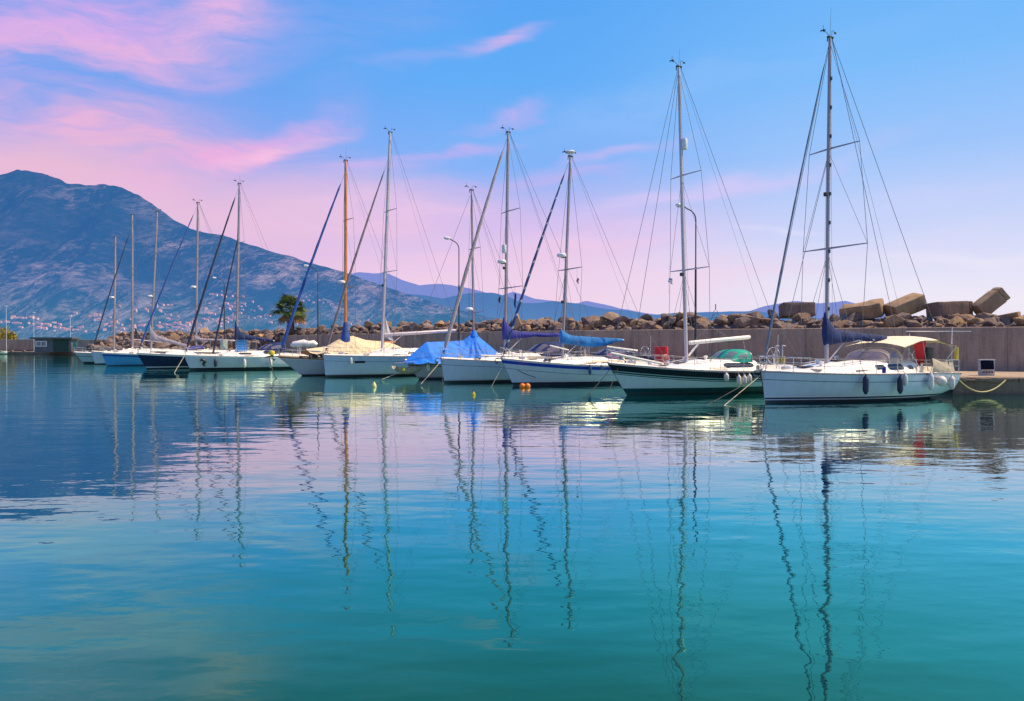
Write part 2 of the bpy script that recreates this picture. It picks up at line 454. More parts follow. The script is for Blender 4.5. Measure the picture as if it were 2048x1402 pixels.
    def boom(s, end_px, end_py, z_goose, r=.075, mm=None, cover=None, prof=None, rise=1.05, cz=.32, vang=True, flat=.8, name='sail_cover'):
        mm = mm or ALUW
        a = Vector((s.at(0).x+.14, 0, z_goose)); b = s.loc(end_px, end_py); s.bend = b
        MB().ring_tube([a, a+(b-a)*.02, b-(b-a)*.02, b], [r*.6, r, r, r*.7], 12, flat).build('boom', mm, s.root)
        if vang: MB().tube(a+(b-a)*.28, Vector((a.x, 0, s.at(0).z+.15)), .03, n=6).build('boom_vang', mm, s.root)
        MB().tube(b-(b-a)*.12, Vector(((b.x)*.98, 0, s.zx(b.x)+.35)), .012, n=5).build('mainsheet', ROPE, s.root)
        if cover is not None:
            # upright collar round the mast flowing aft along the boom
            n = 34; secs = []
            for k in range(n+1):
                u = k/n; p = a+(b-a)*(u*.97); p.x -= .26*(1-u)**6
                ht = cz*(1-.72*u**.8)+rise*math.exp(-(u/.075)**1.6)
                lo = -.10-.14*math.exp(-(u/.12)**2)-.05*math.sin(u*9)*(1-u)
                wdt = .16*(1-.45*u)+.03*math.sin(u*23)
                if prof: ht, lo, wdt = prof(u, ht, lo, wdt)
                secs.append((p, ht, lo, wdt))
            vs = []; m_ = 18
            for k, (p, ht, lo, wdt) in enumerate(secs):
                for j in range(m_):
                    w = 2*math.pi*j/m_; cz_ = (ht+lo)/2; hz = (ht-lo)/2
                    fold = 1+.16*mn.noise(Vector((k*.35, j*.9, s.b)))+.07*mn.noise(Vector((k*.9, j*1.7, 3)))
                    nar = 1-.55*max(0, math.sin(w))**2 if ht > cz*1.3 else 1-.35*max(0, math.sin(w))
                    vs.append((p.x, p.y+math.cos(w)*wdt*nar*fold, p.z+cz_+math.sin(w)*hz*(1+.1*(fold-1))))
            fs = [(k*m_+j, k*m_+(j+1) % m_, (k+1)*m_+(j+1) % m_, (k+1)*m_+j) for k in range(n) for j in range(m_)]
            fs += [tuple(range(m_-1, -1, -1)), tuple(n*m_+j for j in range(m_))]
            c = MB().add(vs, fs).build(name, cover, s.root, smooth=60)
            for u in (.25, .45, .65, .85):
                p = a+(b-a)*u; ht = cz*(1-.72*u**.8); MB().ring_tube([(p.x, (.16*(1-.45*u)+.035)*math.cos(w), p.z+(ht-.1)/2+((ht+.1)/2+.03)*math.sin(w)) for w in [2*math.pi*k/14 for k in range(14)]], .012, 5, closed=True).build('cover_tie', WIRE, c)
            return c
    def hood(s, x0, x1, w, h, mt, win=True, z=None, open_aft=True):
        """sprayhood arch: forward face slopes back, aft edge open"""
        zb = z if z is not None else (s.cabtop(x0) if hasattr(s, 'cabtop') else s.zx(x0))
        def pt(u, v, k=1.0):
            th = math.pi*v; xx = x0+(x1-x0)*u
            hh = h*(math.sin(min(1, u*1.25)*math.pi/2)**.8)*k
            ww = w*(.86+.14*u)*k
            return Vector((xx+.0, -ww*math.copysign(abs(math.cos(th))**.6, math.cos(th)), zb+hh*abs(math.sin(th))**.62+mn.noise(Vector((u*5, v*6, s.b)))*.015))
        c = MB().grid(pt, 18, 22).build('sprayhood', mt, s.root, smooth=60)
        if win:
            for (va, vb) in ((.30,.48), (.52,.70)):
                MB().grid(lambda a, b: pt(.14+.34*a, va+(vb-va)*b, 1.025), 6, 6).build('sprayhood_window', VINYL, c)
            for (va, vb) in ((.07,.2), (.80,.93)):
                MB().grid(lambda a, b: pt(.35+.45*a, va+(vb-va)*b, 1.03), 6, 6).build('sprayhood_window', VINYL, c)
        MB().ring_tube([pt(1, v/16, 1.01) for v in range(17)], .016 if mt is not C_CLEAR else .045, 6).build('sprayhood_hoop', STEEL if mt is not C_CLEAR else C_CREAM, c)
        if mt is C_CLEAR: MB().ring_tube([pt(.42, v/16, 1.01) for v in range(17)], .03, 6).build('sprayhood_hoop', C_CREAM, c)
        return c
    def bimini(s, x0, x1, w, z, mt, sag=.12, droop=.25, droop_aft=.3):
        def pt(u, v, off=0):
            y = -w+2*w*v
            zz = z+droop*.8*(1-(2*v-1)**2)-droop*.8-droop*1.3*max(0,(.45-u)/.45)**1.5-droop_aft*max(0,(u-.55)/.45)**1.7
            zz += sag*.25*math.sin(u*math.pi*3)**2*-1+off
            return Vector((x0+(x1-x0)*u, y*(1-.05*math.sin(u*math.pi*2)**2), zz))
        m = MB().grid(pt, 26, 14, flip=True); m.grid(lambda a, b: pt(a, b, -.03), 26, 14)
        c = m.build('bimini', mt, s.root, smooth=60)
        for u, fx in ((.04,.35), (.35,.45), (.66,.5), (.97,.62)):
            P = [Vector((x0+(x1-x0)*fx, -w*.97, s.zx(x1)+.1))]+[pt(u, v/8, -.05) for v in range(9)]+[Vector((x0+(x1-x0)*fx, w*.97, s.zx(x1)+.1))]
            MB().ring_tube(P, .014, 6).build('bimini_frame', STEEL, c)
        return c
    def tarp(s, tab, mt, seed=1, n=44, name='boat_cover'):
        """tab rows: x, ridge z, edge z, half width"""
        T = list(zip(*tab)); xs = T[0]; rz = list(zip(xs, T[1])); ez = list(zip(xs, T[2])); wd = list(zip(xs, T[3]))
        def pt(u, v):
            x = xs[0]+(xs[-1]-xs[0])*u; a = 2*v-1; A = abs(a)
            r_, e_, w_ = interp(rz, x), interp(ez, x), interp(wd, x)
            k = (1-A)
            z = e_+(r_-e_)*(k**1.35*.75+k*.25)
            z += (mn.noise(Vector((x*2.2, a*1.5, seed)))*.06+mn.noise(Vector((x*5.5+a*2, a*.8, seed+4)))*.035)*(A*.8+.2)
            z += .05*math.sin(x*4.2+seed)*A**3
            dp = abs(x-(s.mbase.x if hasattr(s,'mbase') else x)); ang = math.atan2(a*w_, x-s.mbase.x); fa = .045 if mt is C_CREAM else .095; z += fa*math.sin(ang*13+mn.noise(Vector((x,a,seed)))*4)*min(1, A*2.2)*math.exp(-dp*.28)+.03*math.sin(x*7.3+a*3+seed)*A
            y = a*w_*(1+.04*mn.noise(Vector((x*4, a*3, seed+9))))
            return Vector((x, y, z))
        c = MB().grid(pt, n*2, 44, flip=True).build(name, mt, s.root, smooth=70)
        for k in range(9):
            u = (k+.5)/9; p = pt(u, 0); q = Vector((p.x, -s.bx(p.x)*.97, s.zx(p.x)))
            if (p-q).length > .06: MB().tube(p, q, .008, n=4).build('cover_lashing', WIRE, c)
        return c, pt
    def fender(s, px, py0, py1, label, mt=None, r=.12, round_=False, y=None):
        """hangs outside the near side of the hull"""
        mt = mt or FENDW
        x = s.loc(px, y=-s.b/2).x; yy = -(s.bx(x)+r+.01)
        p = s.loc(px, py0, yy); q = s.loc(px, py1, yy); hh = p.z-q.z
        w = s.world(p)
        o = thing('fender', label, 'fender', (w.x, w.y, q.z), s.h, 'fenders hung along the hulls')
        if round_: pr = [(r*math.sin(t), hh/2-hh/2*math.cos(t)) for t in [math.pi*(k+.02)/12.04*1.0 for k in range(13)]]
        else: pr = [(.03,0),(r*.45,.03),(r*.9,hh*.16),(r,hh*.3),(r,hh*.72),(r*.85,hh*.85),(r*.4,hh*.95),(.035,hh),(.03,hh+.04)]
        MB().lathe(pr, n=16).build('fender_body', mt, o, smooth=60)
        MB().tube((0,0,hh-.02), (0,.16,max(s.zx(x)-q.z+.25, hh+.1)), .01, n=5).build('fender_line', ROPED if mt is not FENDW else ROPE, o)
        return o
    def anchor(s):
        z = s.zb; m = MB()
        m.box((-.05, 0, z+.02), (.5,.12,.05), bev=.01); m.tube((-.28,0,z+.03), (.25,0,z+.08), .025, n=6)
        m.ring_tube([(-.30,0,z+.02), (-.38,0,z-.12), (-.30,0,z-.3)], [.03,.035,.02], 6)
        for sd in (-1, 1): m.add([(-.38,0,z-.12), (-.18,sd*.17,z-.2), (-.30,0,z-.34), (-.34,sd*.05,z-.2)], [(0,1,2),(0,3,1),(1,3,2)])
        m.build('anchor', mat('galvanised', (.22,.22,.23), .5, .6), s.root)
    def radar(s, f, typ='dome', side=-.0):
        p = s.at(f)
        if typ == 'dome':
            q = p+Vector((-.34,0,0)); m = MB().lathe([(.05,0),(.25,.01),(.29,.06),(.29,.16),(.24,.22),(.04,.25)], q, 18); m.build('radar_dome', GREYP, s.mast)
            MB().box(p+Vector((-.2,0,-.02)), (.34,.1,.04)).build('radar_bracket', BLACK, s.mast)
        else:
            q = p+Vector((-.2,-.05,0)) if typ == 'front' else p+Vector((.12,-.12,0))
            MB().lathe([(.03,0),(.13,.02),(.15,.06),(.15,.5),(.13,.56),(.03,.58)], q, 16).build('radar_reflector', GREYP, s.mast)
    def lamp_on_mast(s, f): MB().box(s.at(f)+Vector((-.16,0,0)), (.16,.14,.18), bev=.03).build('deck_light', BLACK, s.mast)
    def flag(s, p, label, mt, w=.32, h=.26, line_to=None):
        wpos = s.world(p); o = thing('flag', label, 'flag', tuple(wpos), s.h)
        def f(u, v): return Vector((w*u*.8+.03*math.sin(v*6), .06*math.sin(u*7+v*3), -h*v-.10*u))
        MB().grid(f, 8, 6).build('flag_cloth', mt, o)
        MB().tube((0,0,.6), (0,0,-h-.6), .006, n=4).build('flag_halyard', WIRE, o)
        return o
def mooring(a, b, label, mt=ROPE, r=.018, sag=.0, name='mooring_line', cat='mooring line'):
    a, b = Vector(a), Vector(b); n = 16
    P = [a+(b-a)*(k/n)-Vector((0,0,sag*4*(k/n)*(1-k/n))) for k in range(n+1)]
    o = MB().ring_tube([p-a for p in P], r, 6).build(name, mt, None, loc=a)
    return tag(o, label, cat)

WHT=(.72,.72,.72)
BASEW=(.44,.51,.62)
# ---- A : nearest boat on the right
A = Boat('large white sloop with cream bimini and navy sail cover, nearest on the right', 1531, 31.9, 26, 10.9, 3.9, 1.36, 1.2, 1.13, .28, .55,
         hull_mat('hull_white_double_boot', BASEW, [(0,.05,(.36,.33,.33)), (.33,.355,(.03,.04,.08))], [(.17,.24,(.015,.02,.05)), (.24,.265,WHT), (-1,.12,(.012,.02,.05))]), .82, seed=2)
A.cabin(1.0, 8.3, .76, .56, .62, windows=[(5.5,6.1,.35,.8),(6.3,7.3,.3,.85),(7.6,7.95,.35,.7)])
A.cockpit(8.1, 10.5)
A.rails(6)
A.rig(1653, 1657, 78, .115, ALU, (.355,.66), 1.75, step=True, jib=C_GREYB, jib_r=.046, backs=2, antenna=1.35, wires=.012)
A.boom(1776, 678, 2.68, .09, ALUW, C_NAVY, rise=.72, cz=.55, vang=True)
A.hood(A.loc(1724,y=.3).x-.5, A.loc(1803,y=-1.25).x, 1.25, .70, C_CLEAR, z=1.62)
A.bimini(A.loc(1722,y=1.4).x-.9, A.loc(1912,y=-1.5).x, 1.6, 2.9, C_YEL)
pass
A.hatch(2.6); A.hatch(4.6); A.anchor(); A.lamp_on_mast(.52)
MB().tube(Vector((.9,.0,A.zb+.1)), A.at(.62)+Vector((-.1,0,0)), .012, n=5).build('inner_forestay', WIRE, A.root)
for k, (px, py) in enumerate(((1700, 640), (1712,640))):
    pass
# weather cloth + red panel under bimini
CX0, CX1 = A.loc(1855,y=-1.6).x, A.loc(1902,y=-1.5).x
def wc(u, v):
    x = CX0+(CX1-CX0)*u; y = -(A.bx(x)*.95+.02)
    return Vector((x, y+.05*math.sin(v*3.1+u*2)*-1, A.zx(x)+.02+.64*v-.10*math.sin(math.pi*u)*v+.03*math.sin(u*9+v*7)))
MB().grid(wc, 16, 10).build('side_cloth', C_BEIGE, A.root, smooth=60)
RX0, RX1 = A.loc(1818,y=-.6).x, A.loc(1852,y=-.9).x
MB().grid(lambda u, v: Vector((RX0+(RX1-RX0)*(u*v*.7+.3+.5*(1-v)), -.6-.3*u, 1.45+1.25*v)), 6, 6).build('red_curtain', RED, A.root)
m = MB(); xx = 10.8; m.tube((xx, -1.2, 1.1), (xx+.05, -1.2, 3.3), .02, n=6); m.tube((xx-2.4, -.6, 3.1), (xx+1.0, -1.5, 3.1), .022, n=6); m.tube((xx, -1.2, 2.4), (xx-.6, -1.2, 2.4), .015, n=6)
m.build('stern_pole', STEEL, A.root)
m = MB().tube((xx-.1, -1.5, 1.75), (xx-.1, -1.5, 2.35), .09, .09, 10); m.build('horseshoe_case', YELLOW, A.root)
MB().box((xx-.55, -.4, 2.05), (.5,.3,.6), bev=.08).build('outboard_engine', BLACK, A.root)
MB().tube((8.6,-1.5,1.6), (8.6,-1.5,1.62), .16, .16, 12).build('coiled_rope', ROPE, A.root)
MB().tube(Vector((5.35,-1.80,1.25)), Vector((5.35,-1.80,1.52)), .08, .08, 10).build('blue_rope_bag', C_PURP, A.root)
A.fender(1732, 750, 789, 'long navy fender amidships on the white sloop with the bimini', FENDN, .125)
A.fender(1801, 751, 788, 'navy fender beside a white one on the sloop with the bimini', FENDN, .125)
A.fender(1811, 748, 772, 'short white fender partly behind a navy one, below the sprayhood', FENDW, .10)
A.fender(1862, 745, 781, 'long cream fender below the beige side cloth', FENDW, .13)
A.fender(1883, 752, 772, 'round white ball fender near the stern of the bimini sloop', FENDW, .23, True)
A.fender(1904, 752, 779, 'plump white fender at the very stern of the bimini sloop', FENDW, .14)

# ---- B : green sprayhood
B = Boat('white cutter with dark green sheer band and green sprayhood, second from right', 1254, 36.6, 27, 12.4, 3.8, 1.58, 1.12, 1.1, 1.15, .6,
         hull_mat('hull_white_green_band', (.44,.56,.60), [(0,.06,(.5,.46,.44)), (.06,.36,(.008,.014,.022)), (.385,.47,(.01,.07,.06)), (.50,.54,(.01,.07,.06))], [(-1,.34,(.006,.055,.055))]), .7, seed=3)
B.cabin(2.6, 8.6, .70, .56, .6, windows=[(6.3,8.3,.35,.85)])
B.cockpit(8.5, 11.8); B.rails(6, .65)
B.rig(1373, 1356, 136, .11, ALUW, (.315,.635), 1.5, jib=None, jib_top=.985, backs=2, antenna=.9)
B.boom(1500, 674, 2.55, .105, WHITE, None, vang=False)
MB().ring_tube([B.at(.02)+Vector((.15,0,.05)), B.at(.02)+Vector((.95,0,.85))], .055, 8).build('boom_vang', WHITE, B.root)
MB().tube(Vector((1.4,0,1.5)), B.at(.97)+Vector((-.1,0,0)), .012, n=5).build('inner_forestay', WIRE, B.root)
MB().tube(B.loc(1420,655,0)+Vector((0,0,.1)), B.loc(1388,682,0), .012, n=5).build('lazy_jack', WIRE, B.root)
MB().tube(B.loc(1420,655,0)+Vector((0,0,.1)), B.loc(1460,678,0), .012, n=5).build('lazy_jack', WIRE, B.root)
B.hood(B.loc(1438,y=0).x, B.loc(1506,y=-1.2).x, 1.15, .66, C_GREEN, z=1.55)
B.radar(.72, 'side'); B.lamp_on_mast(.30); B.anchor(); B.hatch(4.4)
MB().tube(B.loc(1222,706,-.5), B.loc(1322,727,-1.1), .055, n=8).build('spinnaker_pole', WHITE, B.root)
MB().tube(B.loc(1214,693,.3), B.loc(1275,701,.3), .04, n=8).build('bow_plank', WHITE, B.root)
o = MB().ring_tube([(0,.19*math.cos(a),.19*math.sin(a)) for a in [2*math.pi*k/24 for k in range(24)]], .055, 8, closed=True).build('lifebuoy', mat('lifebuoy_coral', (.65,.33,.25), .6), None)
w = B.world((4.9, 1.75, 1.7)); o.location = w; o.rotation_euler = (0,0,R(110)); tag(o, 'orange ring lifebuoy on the far rail behind the green-banded cutter', 'lifebuoy')
B.flag(B.at(.31)+Vector((0,1.2,-.2)), 'small pale pennant under the spreader of the green-banded cutter', mat('flag_grey', (.35,.4,.55), .8))
for k, (px, a, b, t) in enumerate(((1453, 746, 763, 'single white fender on the dark band of the green-hood cutter'), (1478, 750, 772, 'white fender left of a crowded pair at the bow of the near sloop'),
                             (1489, 750, 771, 'stained white fender in the crowded pair by the near bow'), (1499, 748, 767, 'rightmost fender of the green-banded cutter, touching the near bow'))):
    B.fender(px, a, b, t, FENDW, .12)
mooring(B.world(B.loc(1520, 752, -2.0)), WZ(1448, 812, 30.6), 'pale stiff rope slanting from the near bow into the water', ROPE, .016)
mooring(B.world(B.loc(1505, 760, -2.0)), WZ(1414, 811, 31.0), 'dark rope slanting into the water below the crowded fenders', ROPED, .02)
mooring(A.world((.1,0,1.3)), WZ(1535, 860, 22.5), 'thin dark line dropping from the near bow', ROPED, .009)

# ---- C : blue stripe
C = Boat('white sloop with blue sheer stripe and drooping teal boom cover', 1027, 44.5, 28, 12.0, 3.7, 1.62, 1.15, 1.1, .85, .6,
         hull_mat('hull_white_blue_stripe', BASEW, [(0,.06,(.6,.58,.58)), (.08,.27,(.015,.04,.36)), (.55,.575,(.03,.04,.08))], [(-1,.2,(.015,.02,.05))]), .7, seed=4)
C.cabin(1.8, 8.2, .72, .50, .6, windows=[(5.2,8.0,.3,.75)], wmat=mat('window_brown', (.16,.10,.12), .2))
C.cockpit(8.1, 11.5); C.rails(6)
C.rig(1125, 1140, 314, .10, ALU, (.44,), 1.35, jib=C_STRIPE, jib_r=.085, backs=2, antenna=0)
m = MB().lathe([(.04,0),(.03,.2),(.28,.22),(.31,.27),(.26,.33),(.04,.35)], C.mtop, 16); m.build('satellite_dome', GREYP, C.mast)
def dro(u, ht, lo, w): return ht, lo-.38*math.sin(math.pi*min(1, u*1.05))**1.3, w*1.15
C.boom(1248, 680, 2.75, .06, ALUW, C_TEAL, prof=dro, rise=.35, cz=.30)
C.hood(7.0, 8.4, 1.2, .55, C_NAVY)
C.radar(.50, 'dome'); C.lamp_on_mast(.28); C.anchor(); C.hatch(3.4)
MB().box((7.4,-.9,1.72), (.7,.3,.28), bev=.08).build('pink_towel', PINK, C.root)
MB().box((8.2,-.8,1.75), (.35,.3,.32), bev=.08).build('yellow_bag', YELLOW, C.root)
MB().grid(lambda u, v: Vector((8.4+2.6*u, -.9+.5*v, 2.05-.6*u+.12*math.sin(v*3)-.1*v)), 12, 6).build('folded_awning', C_NAVY, C.root)
MB().tube(C.loc(1100,691,-.5), C.loc(1137,700,-.5), .04, n=8).build('hand_rail', WHITE, C.root)
C.fender(1180, 730, 750, 'dark blue fender hanging askew on the blue-striped sloop', mat('fender_teal', (.01,.06,.17), .6), .10)
C.flag(C.at(.38)+Vector((.2,-1.0,.2)), 'tiny faded pennant high in the rigging of the blue-striped sloop', mat('flag_fade', (.5,.3,.3), .8), .18, .3)
o = MB().lathe([(.05,0),(.13,.05),(.14,.3),(.1,.48),(.04,.55)], n=12).build('fire_extinguisher', RED, None)
o.location = C.world((11.2,-1.4,1.15)); tag(o, 'small red bottle on the stern rail of the blue-striped sloop', 'extinguisher')
mooring(C.world((.3,0,1.5)), WZ(983, 773, 43.5), 'pale rope slanting left into the water from the blue-striped bow', ROPE, .013)
mooring(B.world((.3,0,1.45)), WZ(1166, 797, 34.5), 'dark slack rope from the green-banded bow down left into the water', ROPED, .018, .1)
mooring(B.world((.5,-.2,1.4)), WZ(1209, 802, 33), 'thin dark rope just left of the green-banded bow', ROPED, .012, .05)

# ---- D
D = Boat('white sloop with thick white furled jib and violet sail cover', 889, 47.4, 30, 12.4, 3.8, 1.55, 1.3, 1.2, .28, .5,
         hull_mat('hull_white_fine_line', BASEW, [(0,.05,(.5,.44,.46)), (.36,.385,(.05,.06,.10))], [(.16,.2,(.3,.32,.36)), (-1,.15,(.01,.015,.03))]), .8, seed=5)
D.cabin(1.4, 9.0, .74, .54, .6, windows=[(5.6,8.2,.35,.8)])
D.cockpit(8.9, 12.0); D.rails(6, .66)
D.rig(1010, 1016, 266, .115, ALU, (.30,.645), 1.6, jib=mat('furled_genoa_pale', (.40,.33,.34), .85, var=.3, scale=6), jib_r=.135, backs=2, antenna=.35)
D.boom(1130, 670, 2.95, .08, ALUW, C_PURP, rise=.9, cz=.40)
D.hood(D.loc(1076,y=-1.1).x, D.loc(1128,y=-1.2).x, 1.3, 1.0, C_NAVY, z=1.6); D.radar(.41, 'dome'); D.radar(.455, 'front'); D.lamp_on_mast(.39); D.anchor(); D.hatch(3.4)
D.flag(D.at(.29)+Vector((.2,1.3,-.3)), 'dark pennant low in the rigging left of the violet-cover mast', BLACK, .15, .4)
D.flag(D.at(.29)+Vector((.2,-.8,-.2)), 'string of dark pennants right of the violet-cover mast', C_NAVY, .15, .9)
MB().tube(Vector((2.2,-1.3,1.75)), Vector((5.6,-1.5,1.62)), .055, n=8).build('spinnaker_pole', WHITE, D.root)
mooring(D.world((.1,0,1.45)), WZ(842, 768, 44.8), 'pale rope slanting left into the water from the white jib bow', ROPE, .018)
mooring(D.world((.1,.1,1.45)), WZ(887, 786, 39.5), 'thin rope hanging straight from the white jib bow', ROPED, .012)
mooring(C.world((.1,0,1.6)), C.world((2.1,-.5,.5))+Vector((0,-.3,0)), 'dark chain looping under the blue-striped bow', ROPED, .02, .15)

# ---- E : blue tarp, net under the bow
E = Boat('old ketch wholly wrapped in a bright blue tarpaulin, netting under its bow', 838, 52.2, 32, 10.8, 3.5, 1.32, 1.15, 1.1, 1.1, .6,
         hull_mat('hull_grey_white', (.42,.46,.48), [(0,.08,(.35,.25,.22)), (.18,.24,(.03,.04,.06)), (.30,.35,(.03,.04,.06))], [(.12,.16,(.1,.12,.14)), (-1,.10,(.02,.03,.05))], weather=.3), .65, seed=6)
E.rig(948, 943, 381, .085, ALU, (.29,.66), 1.1, jib=None, backs=2, antenna=.3, z0=E.zx(5))
xm = E.mbase.x
def erow(px, py, w): 
    p = E.loc(px, py); return (p.x, p.z, 1.12+.02*px*0, w)
E.tarp([erow(806,724,.5),erow(830,702,1.1),erow(853,684,1.5),erow(890,683,1.75),erow(925,681,1.8),erow(940,671,1.8),erow(948,660,1.8),erow(956,672,1.8),erow(978,690,1.75),erow(1004,712,1.6)], C_BLUE, 3, 60)
MB().ring_tube([E.mbase+Vector((0,0,1.9)), E.mbase+Vector((0,0,2.35))], [.30,.12], 12).build('cover_collar', C_BLUE, E.root)
E.rails(6, .6); E.radar(.30, 'dome'); E.lamp_on_mast(.24)
def net(u, v):
    a = (v-.5)*2
    x = -.85+3.2*u; w = .5*(1-abs(2*u-.7)**2*.35)
    drop = (.75*math.sin(math.pi*min(1, u*1.15+.12))**.7)*(1-a*a*.65)
    return Vector((x, a*w-.15, 1.12-drop+.05*mn.noise(Vector((u*9, v*7, 2)))))
MB().grid(net, 26, 14).build('bow_net', NETM, E.root, smooth=60)
MB().ring_tube([(-.9,0,1.15),(-.4,-.35,1.2),(.6,-.6,1.25),(2.2,-1.0,1.2)], .03, 6).build('net_rail', STEEL, E.root)
MB().box((-.25,-.45,.75), (.3,.25,.25), rz=.5, bev=.05).build('yellow_float', YELLOW, E.root)
E.fender(856, 727, 743, 'white fender on the tarpaulin-covered boat beside the netting', FENDW, .12)
mooring(E.world((.8,-.3,1.0)), WZ(764, 759, 50.5), 'short pale rope from the netted bow into the water', ROPE, .02)

# ---- F : modern hull with boom bare
Fb = Boat('white sloop with plumb bow, bare pale boom and hull porthole beside the tent', 651, 55.5, 35, 12.6, 3.9, 1.62, 1.5, 1.35, .18, .4,
          hull_mat('hull_white_plumb', BASEW, [(0,.05,(.5,.44,.46)), (.40,.425,(.05,.06,.10))], [(.17,.20,(.25,.27,.3)), (-1,.15,(.006,.008,.012))]), .85, seed=7)
Fb.cabin(2.2, 9.4, .74, .60, .6, windows=[(6.3,9.2,.25,.62)])
Fb.cockpit(9.3, 12.2); Fb.rails(6, .62)
Fb.rig(764, 781, 266, .135, ALUW, (.36,.64), 1.45, jib=C_BROWNJ, jib_r=.09, jib_top=.87, backs=2, antenna=0)
Fb.boom(912, 661, 3.15, .13, ALUW, None, vang=True)
MB().grid(lambda u, v: Fb.at(.065+.10*v)+Vector((.12+.85*(1-v)*u, .03*math.sin(u*9), .0-.35*u*(1-v))), 8, 10).build('storm_sail', C_WHITE, Fb.root)
MB().grid(lambda u, v: Vector((9.6+2.2*u, -1.3+2.6*v, 2.62-.1*(2*v-1)**2)), 8, 8).build('bimini', C_BLUE, Fb.root)
m = MB()
for x in (9.7, 11.7):
    for sd in (-1, 1): m.tube((10.7, sd*1.35, 1.4), (x, sd*1.3, 2.5), .016, n=5)
m.build('bimini_frame', STEEL, Fb.root)
Fb.lamp_on_mast(.30)
def port(u, v):
    x = 2.05+.72*u; z = 1.02+.17*v; q = x/Fb.L
    return Vector((x, -(Fb.hb(q)*(1-(.62*(1-q)**2.2+.06)*max(0,1-z/Fb.sheer(q))**1.15)+.03), z))
MB().grid(port, 4, 2, flip=True).build('hull_window', DARKW, Fb.hullo)
Fb.fender(702, 714, 730, 'white fender near the plumb bow beneath the cream tent', FENDW, .11)
mooring(Fb.world((.1,0,1.2)), WZ(655, 750, 56.5), 'thin rope down the plumb white bow', ROPED, .012)

# ---- G : cream tent, wooden mast
G = Boat('classic white yacht with varnished wooden mast and cream canvas tent', 604, 57.8, 36, 12.5, 3.4, 1.5, 1.22, 1.2, 1.9, .9,
         hull_mat('hull_white_brown_rail', (.42,.46,.56), [(0,.12,(.30,.16,.14)), (.12,.15,WHT)], [(-1,.10,(.05,.02,.03))], weather=.2), .5, deck=TEAK, rail=TEAK, seed=8)
G.rig(691, 692, 322, .135, WOODM, (.36,.70), 1.3, jib=C_BLUEJ, jib_r=.12, jib_top=.93, backs=2, antenna=1.1, z0=1.3)
xm = G.mbase.x
MB().ring_tube([G.mbase+Vector((0,0,1.4)), G.at(.14), G.at(.185)], [.42,.26,.16], 12).build('mast_boot', C_BLUEJ, G.root)
x1 = G.loc(612).x; x2 = G.loc(705).x; x3 = G.loc(812).x
G.tarp([(x1,2.05,1.75,1.1),(x1+1.6,2.25,1.62,1.5),(x2-1.2,2.8,1.6,1.65),(x2,3.1,1.6,1.7),(x2+1.2,2.75,1.6,1.7),(x3-1.5,2.6,1.6,1.6),(x3,1.95,1.6,1.3)], C_CREAM, 7, 60)
MB().add([(x1-.02,-1.1,1.7),(x1-.02,0,2.05),(x1-.02,1.1,1.7),(x1+.3,0,1.5)], [(0,1,2,3)]).build('tent_lining', C_ORANGE, G.root)
MB().tube(G.at(.075)+Vector((.2,0,0)), G.loc(790,684), .08, n=8).build('boom', WOODM, G.root)
G.rails(5, .6, 1.4); G.radar(.38, 'dome'); G.anchor()
for k in range(9):
    m = MB(); m.box((1.6+k*.32, -.7+random.uniform(-.3,.5), 1.45+random.uniform(0,.15)), (random.uniform(.15,.35), .25, random.uniform(.15,.4)), rz=random.random(), bev=.04)
    m.build('gear_bag', mat('deck_gear_brown', (.10,.07,.06), .8, var=.5, scale=5), G.root)
m = MB().ring_tube([(-.3,0,1.55),(-.7,0,1.5),(-1.0,0,1.45)], [.09,.07,.05], 8); m.build('bowsprit', TEAK, G.root)
o = MB().lathe([(.04,0),(.22,.04),(.24,.2),(.2,.32),(.05,.36)], n=12).build('fender', YELLOW, None, loc=G.world((-.5,-.2,1.6))); tag(o, 'weathered yellow float resting on the wooden-mast yacht bow', 'fender')
mooring(G.world((-.6,0,1.4)), WZ(553, 756, 53.6), 'dark slack rope with weed hanging left of the classic yacht bow', ROPED, .03, .3)

# ---- H : seahorse mark
H = Boat('long white sloop with a black seahorse mark and navy boom cover', 381, 68.6, 40, 12.6, 3.9, 1.4, 1.2, 1.15, .6, .7,
         hull_mat('hull_white_seahorse', (.46,.53,.62), [(0,.10,WHT)], [(-1,.22,(.01,.02,.03))]), .8, seed=9)
H.cabin(1.8, 8.6, .72, .55, .5, windows=[(4.6,5.8,.4,.8),(7,8.2,.4,.75)])
H.cockpit(8.5, 12.0); H.rails(6, .6)
H.rig(473, 480, 368, .125, ALU, (.32,.645), 1.25, jib=C_DARKJ, jib_r=.11, backs=2, antenna=.9)
H.boom(549, 682, 3.0, .09, ALUW, C_NAVY, rise=1.15, cz=.5)
P0, P1 = Vector((2.6,0,1.5)), H.at(.69)
MB().ring_tube([P0+(P1-P0)*(k/14) for k in range(15)], [.10-.004*k for k in range(15)], 8).build('furled_staysail', C_DARKJ, H.root)
MB().grid(lambda u, v: Vector((H.mbase.x-.35+1.0*u, -1.0+.12*math.sin(v*3), 1.65+1.15*v)), 8, 10).build('wind_scoop', C_CHAIR, H.root)
MB().grid(lambda u, v: Vector((H.mbase.x-1.25+.7*u, .8, 1.9+.9*v)), 3, 3).build('pale_awning', mat('awning_pale_green', (.40,.50,.42), .8), H.root)
H.hood(H.loc(526,y=-1.1).x, H.loc(570,y=-1.2).x, 1.4, .95, C_NAVY, z=1.6)
def wave_mark(m):
    P = [(.0,.55),(.12,.62),(.24,.55),(.28,.38),(.22,.22),(.30,.06),(.24,-.02)]
    return P
m = MB(); bx0 = H.loc(404, y=-1.2).x
P = []
